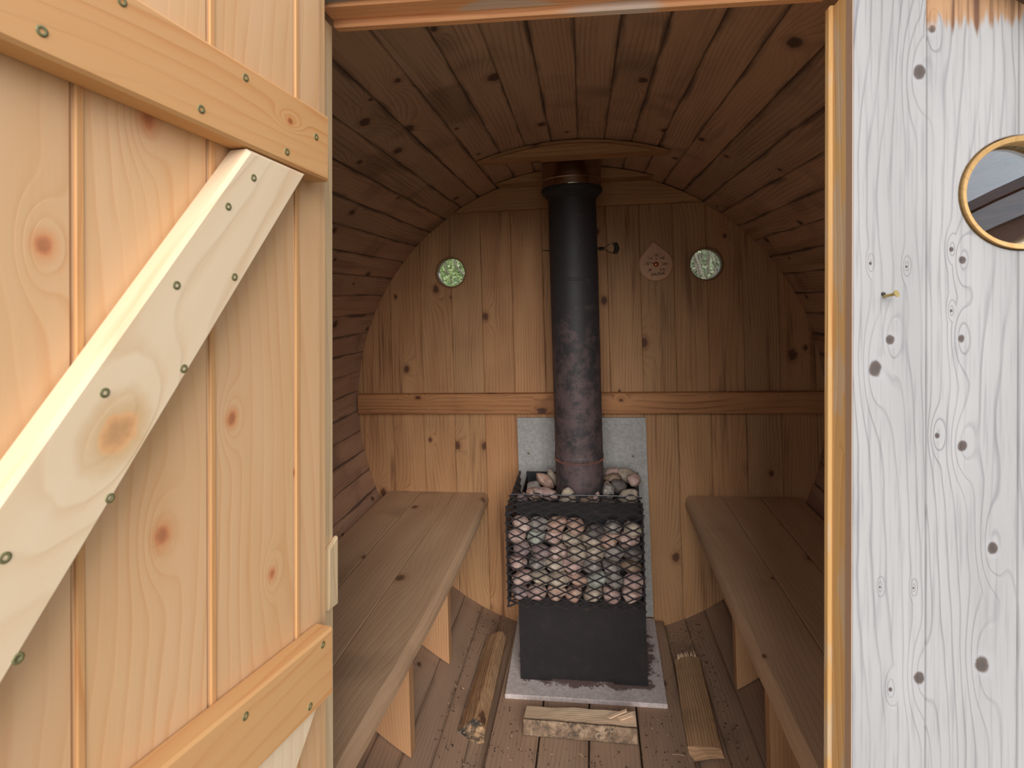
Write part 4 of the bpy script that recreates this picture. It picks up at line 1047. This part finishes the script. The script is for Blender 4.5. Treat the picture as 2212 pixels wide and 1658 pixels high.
def shrub(name, c, rad, h, leafm, nl, nt, ll, lab, seed, lw=0.32):
    o = empty(name, c, lab, 'shrub', 'shrubs behind the sauna'); r = random.Random(seed)
    m = MB(); tw = MB()
    for i in range(nl):
        while True:
            p = V((r.uniform(-1, 1), r.uniform(-1, 1), r.uniform(-1, 1)))
            if p.length < 1: break
        p = V((p.x * rad, p.y * rad, h * 0.55 + p.z * h * 0.52))
        d = V((r.gauss(0, 1), r.gauss(0, 1), r.gauss(0.1, 0.8))).normalized(); a = d.cross(V((r.gauss(0, 1), r.gauss(0, 1), r.gauss(0, 1)))).normalized(); nn = d.cross(a)
        l_ = ll * r.uniform(0.6, 1.3); ww = l_ * lw
        tone = min(1, max(0, r.gauss(0.5, 0.36)))
        b0, b1, b2 = p, p + d * l_ * 0.5 + nn * l_ * 0.07, p + d * l_
        m.face([b0, b1 + a * ww, b2], [(0, 0)] * 3, None, tone); m.face([b0, b2, b1 - a * ww], [(0, 0)] * 3, None, tone)
    for i in range(nt):
        t0 = r.uniform(0, 2 * pi); p = V((r.uniform(-0.15, 0.15), r.uniform(-0.15, 0.15), 0)); pts = [p.copy()]
        d = V((cos(t0) * 0.16, sin(t0) * 0.16, 1)).normalized(); st_ = h / 9.5
        for k in range(9):
            d = (d + V((r.gauss(0, 0.2), r.gauss(0, 0.2), 0.12))).normalized(); p = p + d * st_; p.x = max(-rad * 0.8, min(rad * 0.8, p.x)); p.y = max(-rad * 0.8, min(rad * 0.8, p.y)); pts.append(p.copy())
            if k > 1:
                e = (d + V((r.gauss(0, 0.9), r.gauss(0, 0.9), r.gauss(0, 0.5)))).normalized()
                f = (e + V((r.gauss(0, 0.6), r.gauss(0, 0.6), r.gauss(0, 0.4)))).normalized()
                tw.tube([p, p + e * 0.16, p + e * 0.16 + f * 0.14], [0.0028, 0.002, 0.0008], 4)
        tw.tube(pts, [0.012 - 0.0009 * k for k in range(len(pts))], 5)
    m.build('foliage', leafm, o); tw.build('stems', M['twig'], o)
    return o
shrub('leafy_shrub', (-0.86, 3.75, -0.118), 0.60, 2.2, M['leaf_bright'], 26000, 16, 0.026, 'bright green leafy shrub seen through the left back window', 1)
shrub('twiggy_shrub', (0.90, 3.75, -0.118), 0.60, 2.2, M['leaf_dull'], 13000, 60, 0.024, 'twiggy grey-green shrub seen through the right back window', 2)
shrub('leafy_hedge', (-1.5, 6.4, -0.118), 1.3, 3.4, M['leaf_bright'], 9000, 8, 0.11, 'taller bright green bush further behind the left back window', 3, lw=0.4)
shrub('leafy_hedge', (1.5, 6.4, -0.118), 1.3, 3.4, M['leaf_dull'], 9000, 8, 0.11, 'taller dull green bush further behind the right back window', 4, lw=0.4)

# outbuilding with an arched roof, mirrored in the front window
bl_m = Matrix.Translation((6.3, -4.1, -0.118)) @ Matrix.Rotation(radians(36), 4, 'Z')
ob = empty('outbuilding', None, 'brown outbuilding with arched grey roof edge, mirrored in the round front window', 'building', mat=bl_m)
def arch(w_, h0, rise, n=28): return [(w_ * (-1 + 2 * i / n), h0 + rise * (1 - (-1 + 2 * i / n) ** 2)) for i in range(n + 1)]
m = MB(); m.prism([(-3.2, 0.0), (3.2, 0.0)] + arch(3.2, 1.32, 1.18)[::-1], (0, 0, 0), X, Z, Y, -4.0, 0.0); m.build('wall', M['soffit'], ob)
m = MB(); a1 = arch(3.3, 1.55, 1.21); a2 = arch(3.3, 1.29, 1.21); m.prism(a2 + a1[::-1], (0, 0.0, 0), X, Z, Y, 0.005, 0.10); m.build('fascia', M['fascia'], ob)
m = MB(); a1 = arch(3.36, 1.66, 1.23); a2 = arch(3.36, 1.55, 1.23); m.prism(a2 + a1[::-1], (0, 0.0, 0), X, Z, Y, -4.1, 0.12); m.build('roof', simple('dark_grey_roof', srgb(128, 122, 128), 0.7), ob)
